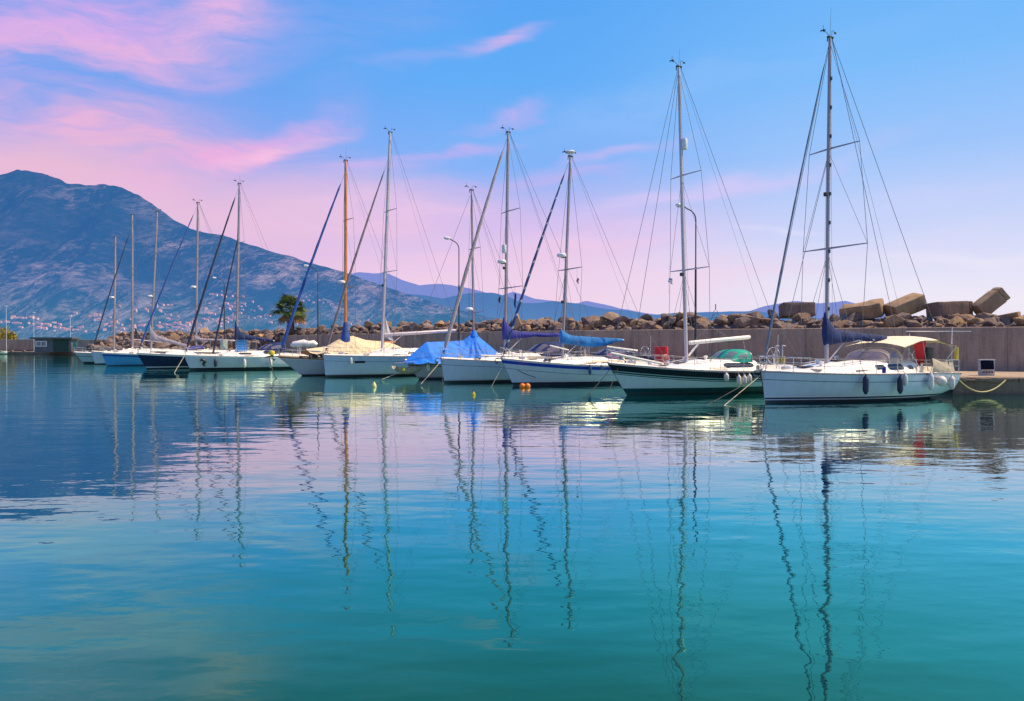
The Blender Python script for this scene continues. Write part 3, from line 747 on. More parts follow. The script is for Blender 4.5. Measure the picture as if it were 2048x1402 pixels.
for (a, b) in [(0,.50),(.06,.62),(.2,.66),(.34,.55),(.36,.36),(.26,.22),(.34,.08),(.46,.02)]:
    x = bx0+a; z = .35+b; q = x/H.L; P.append((x, -(H.hb(q)*(1-(.62*(1-q)**2.2+.06)*max(0,1-z/H.sheer(q))**1.15)+.015), z))
m.ring_tube(P, [.03,.08,.12,.14,.13,.10,.06,.03], 8)
m.build('seahorse_mark', BLACK, H.hullo)
H.fender(431, 718, 734, 'dark navy fender right of the black seahorse mark', FENDN, .16)
H.fender(489, 718, 736, 'white cylindrical fender amidships on the seahorse boat', FENDW, .15)
H.fender(541, 718, 736, 'white cylindrical fender near the stern of the seahorse boat', FENDW, .15)
mooring(H.world((.1,0,1.4)), WZ(347, 748, 63), 'grey rope from the seahorse bow slanting left into the water', ROPE, .02)

# ---- I : navy hull
I = Boat('navy hulled sloop with white deck and white boot stripe', 293, 72.4, 42, 12.4, 3.8, 1.55, 1.25, 1.2, .9, .7,
         hull_mat('hull_navy', (.012,.018,.06), [(0,.16,WHT), (.34,.36,(.03,.05,.12))], [(.12,.22,(.4,.5,.55)), (-1,.1,(.01,.015,.04))], weather=.0), .75, seed=10)
I.cabin(1.6, 8.4, .72, .52, .5, windows=[(5,7.6,.35,.75)]); I.cockpit(8.3, 11.8); I.rails(5, .6)
I.rig(392, 397, 406, .12, ALU, (.30,.62), 1.2, jib=C_BLUEJ, jib_r=.085, backs=2, antenna=0)
I.boom(470, 681, 2.9, .06, ALUW, mat('cover_lilac_grey', (.26,.25,.34), .85, var=.3), rise=.3, cz=.12)
I.hood(4.6, 6.0, 1.0, .42, C_PURP); I.radar(.42, 'dome')
# ---- J : light blue hull
J = Boat('light blue hulled sloop with a darker blue stripe', 213, 81.5, 42, 12.2, 3.8, 1.45, 1.2, 1.15, .5, .7,
         hull_mat('hull_light_blue', (.05,.25,.55), [(0,.12,WHT), (.12,.36,(.01,.07,.30))], [(-1,.1,(.02,.10,.2))]), .75, seed=11)
J.cabin(1.6, 8.2, .72, .5, .5, windows=[(5,7.4,.35,.75)]); J.rails(5, .6)
J.rig(302, 316, 424, .12, ALU, (.42,.7), 1.2, jib=None, backs=2, antenna=0)
J.boom(380, 694, 3.0, .07, ALUW, mat('cover_lilac_grey', (.26,.25,.34), .85, var=.3), rise=1.0, cz=.6, vang=False)
J.radar(.38, 'dome')
# ---- K, M : two white boats at the far left
K = Boat('small white sloop second from the left, dark forestay sail', 190, 87, 43, 11.5, 3.7, 1.5, 1.25, 1.2, .4, .6,
         hull_mat('hull_white_k', (.42,.50,.62), [], [(-1,.12,(.03,.04,.06))]), .75, seed=12)
K.cabin(1.6, 7.8, .72, .5, .5); K.rails(5, .6)
K.rig(265, 266, 430, .13, ALU, (.35,.6), 1.1, jib=C_DARKJ, jib_r=.075, jib_top=.9, backs=1, antenna=0, vane=False)
K.boom(330, 684, 2.9, .06, ALUW, None, vang=False)
MB().grid(lambda u, v: Vector((K.mbase.x+.3+.7*u*(1-v), .1, 3.0+1.4*v)), 4, 6).build('black_bag', BLACK, K.root)
M_ = Boat('leftmost white boat with low stepped hull and dark boot stripe', 168, 91, 43, 11, 3.6, 1.35, 1.15, 1.1, 1.1, .6,
          hull_mat('hull_white_m', (.34,.44,.54), [(.42,.48,(.04,.06,.08))], [(-1,.2,(.01,.03,.04))]), .75, seed=13)
M_.cabin(2.4, 7.8, .62, .34, .5); M_.rails(5, .6)
M_.rig(228, 232, 473, .14, ALU, (.4,), 1.0, jib=None, backs=1, antenna=0, vane=False); M_.radar(.46, 'dome')
m = MB()
def smallhull(u, v):
    a = math.pi*v; w = .75*(1-abs(2*u-1)**2.6)**.5*(.95 if u < .5 else 1)
    return Vector((-2.2+4.4*u, -w*math.cos(a), .55-.6*math.sin(a)**.7))
o = thing('rowing_boat', 'small white open boat cut off at the left edge by the far jetty', 'boat', WZ(-8, 707, 158), .1)
MB().grid(smallhull, 18, 12).build('hull', WHITE, o); MB().box((0,0,.42), (3.6,1.0,.05)).build('thwart', TEAK, o)

for bt in (A,B,C,D,Fb,H,I,J,K,M_):
    rg = bt.rng
    for k in range(3):
        x = bt.mbase.x-.9+.9*k+rg.uniform(-.2,.2); sd = rg.choice((-1,1)); z = bt.cabtop(x)-.02
        MB().lathe([(.07,0),(.07,.10),(.11,.16),(.10,.20),(.03,.22)], (x, sd*.35, z), 10).build('deck_vent', WHITE, bt.root)
    for k in range(2):
        x = bt.mbase.x+1.2+1.1*k; MB().box((x, 0, bt.cabtop(x)+.02), (.55,.5,.06), bev=.02).build('hatch', DARKW, bt.root)
    x = 1.35; MB().box((x, -.1, bt.zx(x)+.17), (.35,.25,.16), bev=.04).build('windlass', STEEL, bt.root)
    m = MB()
    for k in range(4):
        r_ = .13+.035*k; m.ring_tube([(r_*math.cos(a), r_*math.sin(a), .01*k) for a in [2*math.pi*j/14 for j in range(14)]], .018, 5, closed=True)
    x = 2.2+rg.random(); o_ = m.build('coiled_rope', rg.choice((ROPE, ROPED, C_NAVY)), bt.root); o_.location = (x, -bt.bx(x)*.55, bt.zx(x)+.14)
    for sd in (-1, 1):
        x = bt.mbase.x+1.0; MB().box((x, sd*bt.bx(x)*.70, bt.zx(x)+.15), (1.4,.05,.03)).build('jib_track', BLACK, bt.root)
        MB().ring_tube([bt.cabpt(bt.mbase.x-.2, sd*.72)+Vector((0,0,.08)), bt.cabpt(bt.mbase.x+1, sd*.72)+Vector((0,0,.10)), bt.cabpt(bt.mbase.x+2.4, sd*.72)+Vector((0,0,.08))], .018, 6).build('grab_rail', STEEL, bt.root)
    MB().ring_tube([Vector((bt.L-.25, .9, bt.zs+.1)), Vector((bt.L-.2, .9, bt.zs+1.9))], .02, 6).build('flagstaff', STEEL, bt.root)
# ------------------------------------------------------------------ quay, walls, ground
def concrete(name, base, stain, sx=(1,1,1)):
    m, t, bs = newmat(name)
    p = t.new('ShaderNodeNewGeometry').outputs['Position']
    n1 = t.noise(p, .35, 6, .65); n2 = t.noise(t.vmap(p, scale=(1.5,1.5,.18)), 1.1, 6, .7); n3 = t.noise(p, 9, 5, .7)
    c = t.mix(t.ramp(n1, [(.35,0.0),(.7,1.0)]), tuple(base), tuple(stain))
    c = t.mix(t.math('MULTIPLY', t.ramp(n2, [(.46,0.0),(.68,1.0)]), .75), c, tuple(v*.5 for v in stain))
    c = t.mix(t.math('MULTIPLY', t.ramp(n3, [(.4,0.0),(.7,1.0)]), .22), c, tuple(v*1.35 for v in base))
    # shuttering joints, dark wet foot
    sp = t.new('ShaderNodeSeparateXYZ'); t.l.new(p, sp.inputs[0])
    c = t.mix(t.ramp(sp.outputs[2], [(.0,.75),(.30,.62),(.84,.5),(.875,0.0)]), c, (.07,.04,.03))
    j = t.math('LESS_THAN', t.math('FRACT', t.math('ADD', t.math('MULTIPLY', sp.outputs[0], .21), t.math('MULTIPLY', sp.outputs[1], .02))), .006)
    c = t.mix(t.math('MULTIPLY', j, .6), c, tuple(v*.35 for v in stain))
    t.l.new(c, bs.inputs['Base Color']); bs.inputs['Roughness'].default_value = .9
    t.l.new(t.bump(t.noise(p, 5, 6, .7), .03), bs.inputs['Normal']); return m
CONC = concrete('wall_concrete', (.37,.275,.205), (.24,.175,.145))
CONQ = concrete('quay_concrete', (.42,.33,.24), (.26,.18,.13))
def strip(name, pts, z0, z1, thick, mt, up=None):
    """wall of given thickness (to the far side) along pts"""
    n = len(pts); m = MB(); N = []
    for k in range(n):
        d = (Vector(pts[min(k+1, n-1)])-Vector(pts[max(k-1, 0)])); d.z = 0; d.normalize()
        nn = Vector((-d.y, d.x, 0));
        if nn.y < 0: nn = -nn
        N.append(nn)
    vs = []
    for k in range(n):
        p = Vector(pts[k]); q = p+N[k]*thick
        b = .04
        for (a, z) in ((p, z0), (p, z1-b), (p+N[k]*b, z1), (q-N[k]*b, z1), (q, z1-b), (q, z0)): vs.append((a.x, a.y, z))
    fs = [(k*6+j, k*6+j+1, (k+1)*6+j+1, (k+1)*6+j) for k in range(n-1) for j in range(5)]
    fs += [tuple(range(6)), tuple((n-1)*6+j for j in range(6))]
    return m.add(vs, fs).build(name, mt, None, smooth=20)
WALL = [(2600,40.5),(2300,42),(2048,43.8),(1800,46.5),(1500,50.5),(1200,56),(1000,64),(900,70),(800,77),(700,86),(560,100)]
def smoothpts(tab, n=60):
    P = [W(a, b) for a, b in tab]; out = []
    for k in range(len(P)-1):
        p0, p1, p2, p3 = P[max(k-1,0)], P[k], P[k+1], P[min(k+2, len(P)-1)]
        for j in range(6):
            t = j/6; out.append(.5*((2*p1)+(p2-p0)*t+(2*p0-5*p1+4*p2-p3)*t*t+(3*p1-p0-3*p2+p3)*t**3))
    out.append(P[-1]); return out
WP = smoothpts(WALL)
o = strip('harbour_wall', WP, .5, 3.5, .8, CONC); tag(o, 'long weathered grey concrete breakwater wall behind the moored boats', 'wall')
# quay apron: polygon sheet between front edge and wall
QF = [(2700,36.5),(2048,36.9),(1908,37.1)]
QB = [(1906,42.6),(1560,45),(1400,48.8),(1200,53.5),(1050,60),(900,66.5),(800,71.5),(650,80),(560,88),(400,102),(250,122),(205,150)]
def apron(name, front, back, z, mt):
    m = MB(); n = len(front); vs = []
    for a, b in zip(front, back): vs += [(a.x, a.y, -1.5), (a.x, a.y, z-.05), (a.x+.0, a.y+.05, z), (b.x, b.y, z)]
    fs = [(k*4+j, k*4+j+1, (k+1)*4+j+1, (k+1)*4+j) for k in range(n-1) for j in range(3)]
    fs += [(0,1,2,3), ((n-1)*4+3, (n-1)*4+2, (n-1)*4+1, (n-1)*4)]
    return m.add(vs, fs).build(name, mt, None, smooth=20, kind='structure')
fr = [W(*p) for p in QF]+[W(*p) for p in QB]
def wall_at(px):
    tab = sorted((CX+F*p.x/p.y, p.y) for p in WP); return interp(tab, px)
bk = []
for (px, d) in QF+QB:
    dd = wall_at(px)+.4 if px >= 560 else d+14
    bk.append(W(px, max(dd, d+1)))
apron('quay', fr, bk, .88, CONQ)
# darker, chipped lower face of the near quay block
m = MB()
for k in range(26):
    px = 1925+k*13; p = W(px, 36.93); m.box((p.x, p.y, .74+random.uniform(-.03,.03)), (random.uniform(.2,.55), .22, random.uniform(.08,.22)), rz=random.uniform(-.2,.2), bev=.03)
o = m.build('broken_kerb', CONQ, None); tag(o, 'chipped broken concrete lip along the near quay edge', 'kerb')

# ------------------------------------------------------------------ rocks
def rockmat(name, a, b, c_):
    m, t, bs = newmat(name)
    tc = t.new('ShaderNodeTexCoord').outputs['Object']; oi = t.new('ShaderNodeObjectInfo').outputs['Random']
    n1 = t.noise(tc, 1.6, 6, .7); n2 = t.noise(tc, 7, 6, .75)
    c = t.mix(t.ramp(n1, [(.35,0.0),(.65,1.0)]), a, b)
    c = t.mix(t.ramp(oi, [(.0,0.0),(.45,.1),(.75,.55),(1.0,1.0)]), c, c_)
    o2 = t.math('FRACT', t.math('MULTIPLY', oi, 7.31))
    c = t.mix(t.math('MULTIPLY', o2, .55), c, tuple(v*.42 for v in a))
    c = t.mix(t.math('MULTIPLY', t.ramp(n2, [(.35,1.0),(.6,0.0)]), .6), c, tuple(v*.35 for v in a))
    t.l.new(c, bs.inputs['Base Color']); bs.inputs['Roughness'].default_value = .95
    t.l.new(t.bump(t.noise(tc, 4, 8, .7), .12), bs.inputs['Normal']); return m
ROCK = rockmat('boulder_stone', (.17,.12,.115), (.36,.27,.22), (.50,.30,.14))
def rock_mesh(seed, flat=1.0):
    rg = random.Random(seed); bm = bmesh.new()
    for k in range(12):
        v = Vector((rg.gauss(0,1), rg.gauss(0,1), rg.gauss(0,1))).normalized()*rg.uniform(.82,1.05)
        bm.verts.new((v.x*.62, v.y*.5, v.z*.42*flat))
    r = bmesh.ops.convex_hull(bm, input=bm.verts)
    bmesh.ops.delete(bm, geom=[g for g in r['geom_interior'] if isinstance(g, bmesh.types.BMVert)], context='VERTS')
    bmesh.ops.bevel(bm, geom=bm.edges[:], offset=.022, segments=1, affect='EDGES')
    bmesh.ops.triangulate(bm, faces=bm.faces[:]); bmesh.ops.subdivide_edges(bm, edges=bm.edges[:], cuts=1)
    for v in bm.verts: v.co += v.co.normalized()*(mn.noise(v.co*3+Vector((seed,0,0)))*.035+mn.noise(v.co*9)*.015)
    me = bpy.data.meshes.new('boulder'); bm.to_mesh(me); bm.free(); me.materials.append(ROCK)
    me.shade_smooth(); me.set_sharp_from_angle(angle=R(16)); return me
RM = [rock_mesh(100+k) for k in range(22)]
# path of the mound: follows the wall then turns to the far jetty on the left
PATH = [Vector(p) for p in WP]
PATH += [W(480,108), W(400,116), W(300,130), W(210,150)]
cum = [0]
for a, b in zip(PATH, PATH[1:]): cum.append(cum[-1]+(b-a).length)
def along(sv):
    for k in range(len(cum)-1):
        if sv <= cum[k+1]:
            t = (sv-cum[k])/(cum[k+1]-cum[k]); p = PATH[k].lerp(PATH[k+1], t); d = (PATH[k+1]-PATH[k]).normalized(); break
    nn = Vector((-d.y, d.x, 0));
    if nn.y < 0: nn = -nn
    return p, nn, d
# mound body
m = MB(); NS = 160
prof = [(.7,.2),(.9,3.15),(2.0,3.9),(3.6,4.0),(8,1.5),(13,-1.2)]
def mound(u, v):
    sv = cum[-1]*.999*u; p, nn, d = along(sv); q = v*(len(prof)-1); k = min(len(prof)-2, int(q)); t = q-k
    off = prof[k][0]*(1-t)+prof[k+1][0]*t; z = prof[k][1]*(1-t)+prof[k+1][1]*t
    if p.y > 100: z = z*1.0-.15
    w = p+nn*off; z += mn.noise(Vector((w.x*.8, w.y*.8, 0)))*.35
    return (w.x, w.y, z)
m.grid(mound, NS, 20)
o = m.build('breakwater_mound', ROCK, None, smooth=30, kind='structure')
cand = []
sv = 1.0
while sv < cum[-1]-1:
    p, nn, d = along(sv); px = CX+F*p.x/p.y
    far = p.y > 100.5
    step = .60 if p.y < 70 else (.9 if p.y < 100 else 1.3)
    if px < 2120:
        rows = [(1.15,3.55,.72),(1.75,3.9,.95),(2.5,4.2,1.1)] if not far else [(1.0,3.2,1.4),(2.6,3.9,1.5),(-1.6,2.4,1.3),(-3.2,1.6,1.3)]
        for (off, z, sc) in rows:
            if px > 1545: z -= .22
            if random.random() < .92:
                cand.append((p+nn*(off+random.uniform(-.35,.35))+d*random.uniform(-.4,.4), z+random.uniform(-.22,.2), sc*random.uniform(.75,1.35)*(1.3 if random.random() < .1 else 1)))
    sv += step
cand.sort(key=lambda c: -c[2]/c[0].y)
big, rest = cand[:296], cand[296:]
for k, (p, z, sc) in enumerate(big):
    o = bpy.data.objects.new('boulder', RM[k % len(RM)]); COL.objects.link(o)
    o.location = (p.x, p.y, z); o.scale = (sc*random.uniform(.85,1.25), sc*random.uniform(.85,1.2), sc*random.uniform(.75,1.1))
    o.rotation_euler = (random.uniform(-.4,.4), random.uniform(-.4,.4), random.uniform(0,6.28))
    tag(o, 'rough grey and tan boulder piled on the breakwater behind the harbour wall', 'boulder', 'boulders piled on the breakwater')
m = MB()
for (p, z, sc) in rest:
    me = random.choice(RM); M4 = Matrix.Translation((p.x, p.y, z)) @ Matrix.Rotation(random.uniform(0,6.28), 4, 'Z') @ Matrix.Rotation(random.uniform(-.4,.4), 4, 'X') @ Matrix.Diagonal((sc*1.1, sc, sc*.95, 1))
    m.add([M4 @ v.co for v in me.vertices], [tuple(f.vertices) for f in me.polygons])
for k in range(900):
    p, nn, d = along(random.uniform(1, cum[-1]-1)); me = random.choice(RM); sc = random.uniform(.3,.6)
    off = random.uniform(.9,3.2); q = p+nn*off
    M4 = Matrix.Translation((q.x, q.y, 3.4+.38*min(off-.9,1.6)+random.uniform(-.1,.25))) @ Matrix.Rotation(random.uniform(0,6.28), 4, 'Z') @ Matrix.Diagonal((sc*1.1, sc, sc*.95, 1))
    m.add([M4 @ v.co for v in me.vertices], [tuple(f.vertices) for f in me.polygons])
o = m.build('rubble', ROCK, None, smooth=24, kind='stuff'); o['label'] = 'smaller rubble filling the breakwater between the boulders'; o['category'] = 'rubble'
# upright slab + the big concrete blocks
BLK = concrete('block_concrete', (.38,.25,.14), (.22,.14,.09)); BLD = concrete('block_concrete_dark', (.24,.145,.105), (.15,.095,.075))
def block(px, py, d, size, rot, label, mt, notch=False, rough=.03, bev=.06):
    m = MB(); m.box((0,0,0), size, bev=bev)
    if notch: m.box((size[0]*.5+.19, 0, .0), (.32, size[1]*.9, size[2]*.96), bev=bev)
    vs = []
    bm = bmesh.new(); me = bpy.data.meshes.new('t'); me.from_pydata(m.v, [], m.f); bm.from_mesh(me)
    bmesh.ops.triangulate(bm, faces=bm.faces[:]); bmesh.ops.subdivide_edges(bm, edges=bm.edges[:], cuts=3, use_grid_fill=True)
    for v in bm.verts: v.co += Vector((mn.noise(v.co*1.4+Vector((px,0,0))), mn.noise(v.co*1.4+Vector((0,px,0))), mn.noise(v.co*1.4+Vector((0,0,px)))))*rough
    bm.to_mesh(me); bm.free(); me.materials.append(mt); me.shade_smooth(); me.set_sharp_from_angle(angle=R(25)); me.name = 'concrete_block'
    o = bpy.data.objects.new('concrete_block', me); COL.objects.link(o); p = WZ(px, py, d); o.location = p; o.rotation_euler = rot
    return tag(o, label, 'concrete block')
block(1593, 621, 52.5, (2.15,1.3,.95), (R(-8),R(0),R(-4)), 'flat rectangular concrete block, leftmost on the boulders', BLD)
block(1724, 622, 50.5, (2.6,1.5,1.05), (R(15),R(-8),R(-38)), 'broken-faced tan concrete block right of the tall mast', BLK, rough=.14, bev=.14)
block(1810, 613, 49.5, (2.35,1.1,1.0), (R(12),R(-21),R(10)), 'tan concrete slab tilted up to the right', BLK)
block(1894, 620, 48.5, (2.15,1.2,1.0), (R(-3),R(-2),R(8)), 'dark upright concrete block with a ledge on its right end', BLD, True)
block(1975, 608, 48.0, (1.6,1.0,.95), (R(5),R(-40),R(-6)), 'steeply tilted concrete block, rightmost on the boulders', BLK, True)
m = MB(); p = WZ(1033, 652, 63.5)
m.add([(-.45,0,0),(.5,.1,0),(.35,.4,.1),(-.05,.1,1.5),(.15,.3,1.3),(-.5,.4,0)], [(0,1,3),(1,2,4,3),(2,5,3,4),(5,0,3)])
o = m.build('stone_slab', BLK, None, smooth=0); o.location = p+Vector((0,.5,-.2)); tag(o, 'pointed tan stone slab standing upright among the boulders', 'stone')

# ------------------------------------------------------------------ quay furniture
def lamp(px, d, label, H_=11.0, arm=1.6, sc=1.0):
    p = W(px, d); o = thing('street_lamp', label, 'street lamp', (p.x, p.y, .88), 0, 'street lamps along the quay')
    r = .075*sc
    MB().ring_tube([(0,0,0),(0,0,.9),(0,0,1.0),(0,0,H_*.62)], [r*1.35,r*1.3,r,r*.85], 10).build('pole', LAMPM, o)
    P = [(0,0,H_*.62)]; P += [(0,0,H_*.8)]
    for k in range(7):
        a = math.pi/2*k/6*.82; P.append((-.75+.75*math.cos(a), 0, H_-1.0+.75*math.sin(a)))
    arm = max(.8, arm-.5); P.append((-arm, 0, H_-.1))
    MB().ring_tube(P, r*.55, 8).build('arm', LAMPM, o)
    m = MB().ring_tube([(-arm+.05,0,H_-.1),(-arm-.1,0,H_-.08),(-arm-.38,0,H_-.03),(-arm-.5,0,H_+.0)], [.06,.13,.15,.05], 10); m.build('lamp_head', GREYP, o)
    return o
lamp(1391, 48, 'dark street lamp directly behind the green-banded cutter mast', 10.5, 1.2)
lamp(918, 64.5, 'street lamp between the blue tarpaulin boat and the white jib', 10.7, 1.2)
lamp(636, 85, 'street lamp right of the palm, behind the cream tent', 10.4)
lamp(449, 101, 'street lamp behind the seahorse boat, left of its mast', 10.4)
for px, py, t in ((13, 612, 'thin lamp post at the left edge by the yellow bush'), (68, 625, 'thin lamp post beside the kiosk roof'), (141, 632, 'thin lamp post at the right end of the kiosk')):
    d = 158; p = W(px, d); o = thing('lamp_post', t, 'lamp post', (p.x, p.y, .5), 0, 'thin lamp posts on the far jetty'); hh = CH-(py-HZ)/F*d-.5
    MB().tube((0,0,0), (0,0,hh), .045, .03, 6).build('pole', GREYP, o); MB().box((0,0,hh), (.5,.25,.14), bev=.05).build('lamp_head', GREYP, o)
# power pedestal
p = W(1973, 38.6); o = thing('power_pedestal', 'white service pedestal with a black sloping panel on the quay at right', 'pedestal', (p.x, p.y, .88), R(-12)); o.scale = (.82,.82,.88)
MB().box((0,0,.45), (.78,.5,.9), bev=.03).build('housing', mat('pedestal_white', (.50,.47,.46), .6, var=.2), o)
MB().box((-.06,-.30,.62), (.70,.16,.5), rx=R(-10), bev=.02).build('panel', mat('pedestal_black', (.006,.008,.02), .95, spec=.1), o)
m = MB()
for k in range(4): m.tube((-.25+k*.16,-.25,.2), (-.25+k*.16,-.32,.2), .05, n=8)
m.build('socket', mat('socket_brown', (.12,.07,.06), .6), o)
MB().box((0,0,.92), (.84,.56,.04), bev=.01).build('lid', mat('pedestal_lid', (.62,.58,.56), .6), o)
a = A.world((10.8,-1.3,1.1)); b = WZ(2012, 760, 36.6)
P = [a.lerp(b, k/20)-Vector((0,0,.95*4*(k/20)*(1-k/20)*.75)) for k in range(21)]
o = MB().ring_tube([q-a for q in P], .03, 8).build('mooring_line', ROPEY, None, loc=a); tag(o, 'yellow mooring rope sagging from the near stern to the quay', 'mooring line')
mooring(A.world((7.9,-1.98,1.2)), A.world((10.9,-1.75,.25)), 'thin dark rope crossing the near hull toward the stern', ROPED, .012)
# red cabinet and yellow holders beyond the boats
p = W(1323, 51.5); o = thing('fire_cabinet', 'red fire cabinet on the quay behind the green-banded cutter', 'cabinet', (p.x, p.y, .88), R(-28))
MB().box((0,0,.8), (.85,.45,1.2), bev=.03).build('cabinet_body', RED, o)
MB().box((.0,-.235,.8), (.72,.02,1.05), bev=.008).build('cabinet_door', mat('red_paint_dark', (.62,.01,.015), .5), o)
m = MB().box((-.3,0,.08), (.08,.3,.16)); m.box((.3,0,.08), (.08,.3,.16)); m.build('cabinet_foot', BLACK, o)
for px, t in ((1552, 'left yellow rescue float on a white post behind the near bow'), (1565, 'right yellow rescue float on a white post behind the near bow')):
    p = W(px, 45.8); o = thing('rescue_post', t, 'rescue post', (p.x, p.y, .88))
    m = MB().tube((0,0,0), (0,0,1.5), .03, n=8); m.tube((0,0,1.5), (.2,0,1.48), .03, n=8); m.build('post', GREYP, o)
    MB().ring_tube([(0,-.08,.15),(0,-.1,.5),(.02,-.1,.85)], [.1,.15,.1], 8).build('float', YELLOW, o)
# covered dinghy on the quay behind the tent
p = W(608, 80); o = thing('covered_dinghy', 'white covered dinghy raised on the quay right of the palm', 'dinghy', (p.x, p.y, .88), R(10))
MB().ring_tube([(-1.4,0,1.35),(-1.1,0,1.42),(0,0,1.6),(.5,0,1.5),(1.0,0,1.55),(1.35,0,1.4)], [.1,.34,.40,.33,.38,.2], 14).build('hull', WHITE, o, smooth=60)
m = MB()
for x in (-.8,.8): m.tube((x-.25,-.4,0), (x,0,1.3), .06, n=6); m.tube((x+.25,.4,0), (x,0,1.3), .06, n=6)
m.build('trestle', C_BEIGE, o)
# navigation pylon far away
p = W(1431, 75); o = MB(); hh = CH-(608-HZ)/F*75
for sx in (-1, 1):
    o.tube((sx*1.0,0,3), (sx*.12,0,hh-.6), .03, n=4)
    o.tube((sx*1.6,0,4.6), (0,0,5.1), .025, n=4)
for k in range(5): o.tube((-1.0+.18*k,0,3+.55*k), (1.0-.18*(k+1),0,3.5+.5*k), .02, n=4)
o.tube((0,0,hh-.6), (0,0,hh), .05, n=6)
o = o.build('beacon_pylon', WIRE, None); o.location = (p.x, p.y, 0); tag(o, 'slender lattice beacon pylon beyond the boulders', 'beacon')
# buoys
def buoy(px, py, label, mt, r, double=False, hh=None):
    d = F*CH/(py-HZ); p = W(px, d); o = thing('mooring_buoy', label, 'buoy', (p.x, p.y, 0))
    if double:
        for sd in (-1, 1): MB().lathe([(r*math.sin(t), -r*math.cos(t)) for t in [math.pi*(k+.05)/12.1 for k in range(13)]], (sd*r*.85,0,r*.45), 14).build('float', mt, o, smooth=60)
    else:
        k = r/.14; MB().lathe([(r*.5,-.12*k),(r,-.02*k),(r*.98,.10*k),(r*.62,.2*k),(r*.3,.25*k),(r*.24,.31*k),(.02,.32*k)], n=14).build('float', mt, o, smooth=60)
        MB().ring_tube([(.05*math.cos(a),0,.34*k+.05*math.sin(a)) for a in [2*math.pi*k/10 for k in range(10)]], .012, 5, closed=True).build('ring', BLACK, o)
buoy(748, 774, 'pale yellow mooring buoy on the water left of the netted bow', mat('buoy_pale', (.70,.60,.25), .5, var=.25, scale=8), .14)
buoy(947, 790, 'small bright yellow mooring buoy below the white jib boat', YELLOW, .09)
buoy(1050, 775, 'pair of orange floats beside the blue-striped bow', ORANGE, .17, True)

# ------------------------------------------------------------------ far jetty, kiosk, bush, palm
J0, J1 = W(-400, 168), W(205, 150)
fr = [J0, W(0,162), W(120,156), J1]; apron('jetty', fr, [p+Vector((0,14,0)) for p in fr], .55, CONQ)
m = MB()
for px in (48,): pass
for px in range(-60, 150, 12):
    p = W(px, 156); 
    if px % 24 == 0: m.box((p.x, p.y, .72), (.5,.5,.35), bev=.05)
o = m.build('jetty_bollards', CONQ, None, kind='structure') if m.v else None
strip('far_wall', [W(-400,176), W(0,168), W(76,166)], .5, 3.2, .6, CONC); o = bpy.data.objects['far_wall']; o.name = 'jetty_wall'; tag(o, 'low grey concrete wall on the far jetty left of the kiosk', 'wall')
o = strip('jetty_wall', [W(154,152), W(212,146)], .5, 3.1, .6, CONC); tag(o, 'short grey wall segment right of the dark green kiosk', 'wall')
p = W(113, 155); o = thing('kiosk', 'dark green flat-roofed kiosk with a white framed window on the far jetty', 'kiosk', (p.x, p.y, .55), R(5))
KG = mat('kiosk_green', (.10,.10,.12), .7, var=.3); KGD = mat('kiosk_dark', (.01,.045,.035), .7)
MB().box((0,0,1.35), (7.2,3,2.7), bev=.03).build('wall', KG, o)
MB().box((.0,-.2,2.85), (8.2,4,.36), bev=.04).build('roof', mat('kiosk_roof', (.07,.10,.10), .7), o)
f = MB().box((-2.2,-1.56,1.7), (2.2,.08,1.15), bev=.02).build('window', GREYP, o)
for dx in (-.5, .5): MB().box((-2.2+dx,-1.62,1.7), (.85,.03,.85)).build('pane', mat('kiosk_pane', (.16,.17,.22), .15), f)
MB().box((1.6,-1.56,1.35), (3.0,.06,2.5), bev=.01).build('door', KGD, o)
MB().box((4.3,-1.4,1.2), (.7,.1,1.6), bev=.03).build('sign', mat('kiosk_sign', (.02,.25,.22), .5), o)
LEAFY = mat('leaf_olive', (.34,.28,.02), .7, var=.5, scale=3)
def leafcloud(name, mt, parent, blobs, n, size, seed):
    rg = random.Random(seed); m = MB()
    for k in range(n):
        c, r_ = rg.choice(blobs); v = Vector((rg.gauss(0,1), rg.gauss(0,1), rg.gauss(0,1))).normalized()*(rg.random()**.4)
        p = Vector(c)+Vector((v.x*r_[0], v.y*r_[1], v.z*r_[2])); s_ = size*rg.uniform(.5,1.3)
        a = Vector((rg.gauss(0,1), rg.gauss(0,1), rg.gauss(0,1))).normalized(); b = a.orthogonal().normalized(); c2 = a.cross(b)
        m.add([p-b*s_, p+c2*s_*.4, p+b*s_, p-c2*s_*.4], [(0,1,2,3)])
    return m.build(name, mt, parent, smooth=0)
p = W(8, 172); o = thing('bush', 'yellow green rounded bush behind the far jetty wall', 'bush', (p.x, p.y, .5))
leafcloud('foliage', LEAFY, o, [((0,0,3.9),(2.4,1.6,1.7)), ((-2.6,0,3.4),(2,1.5,1.6)), ((1.7,0,3.1),(1.3,1.2,1.1))], 1500, .32, 4)
MB().tube((0,0,0), (0,0,2.6), .2, .1, 8).build('trunk', TEAK, o)
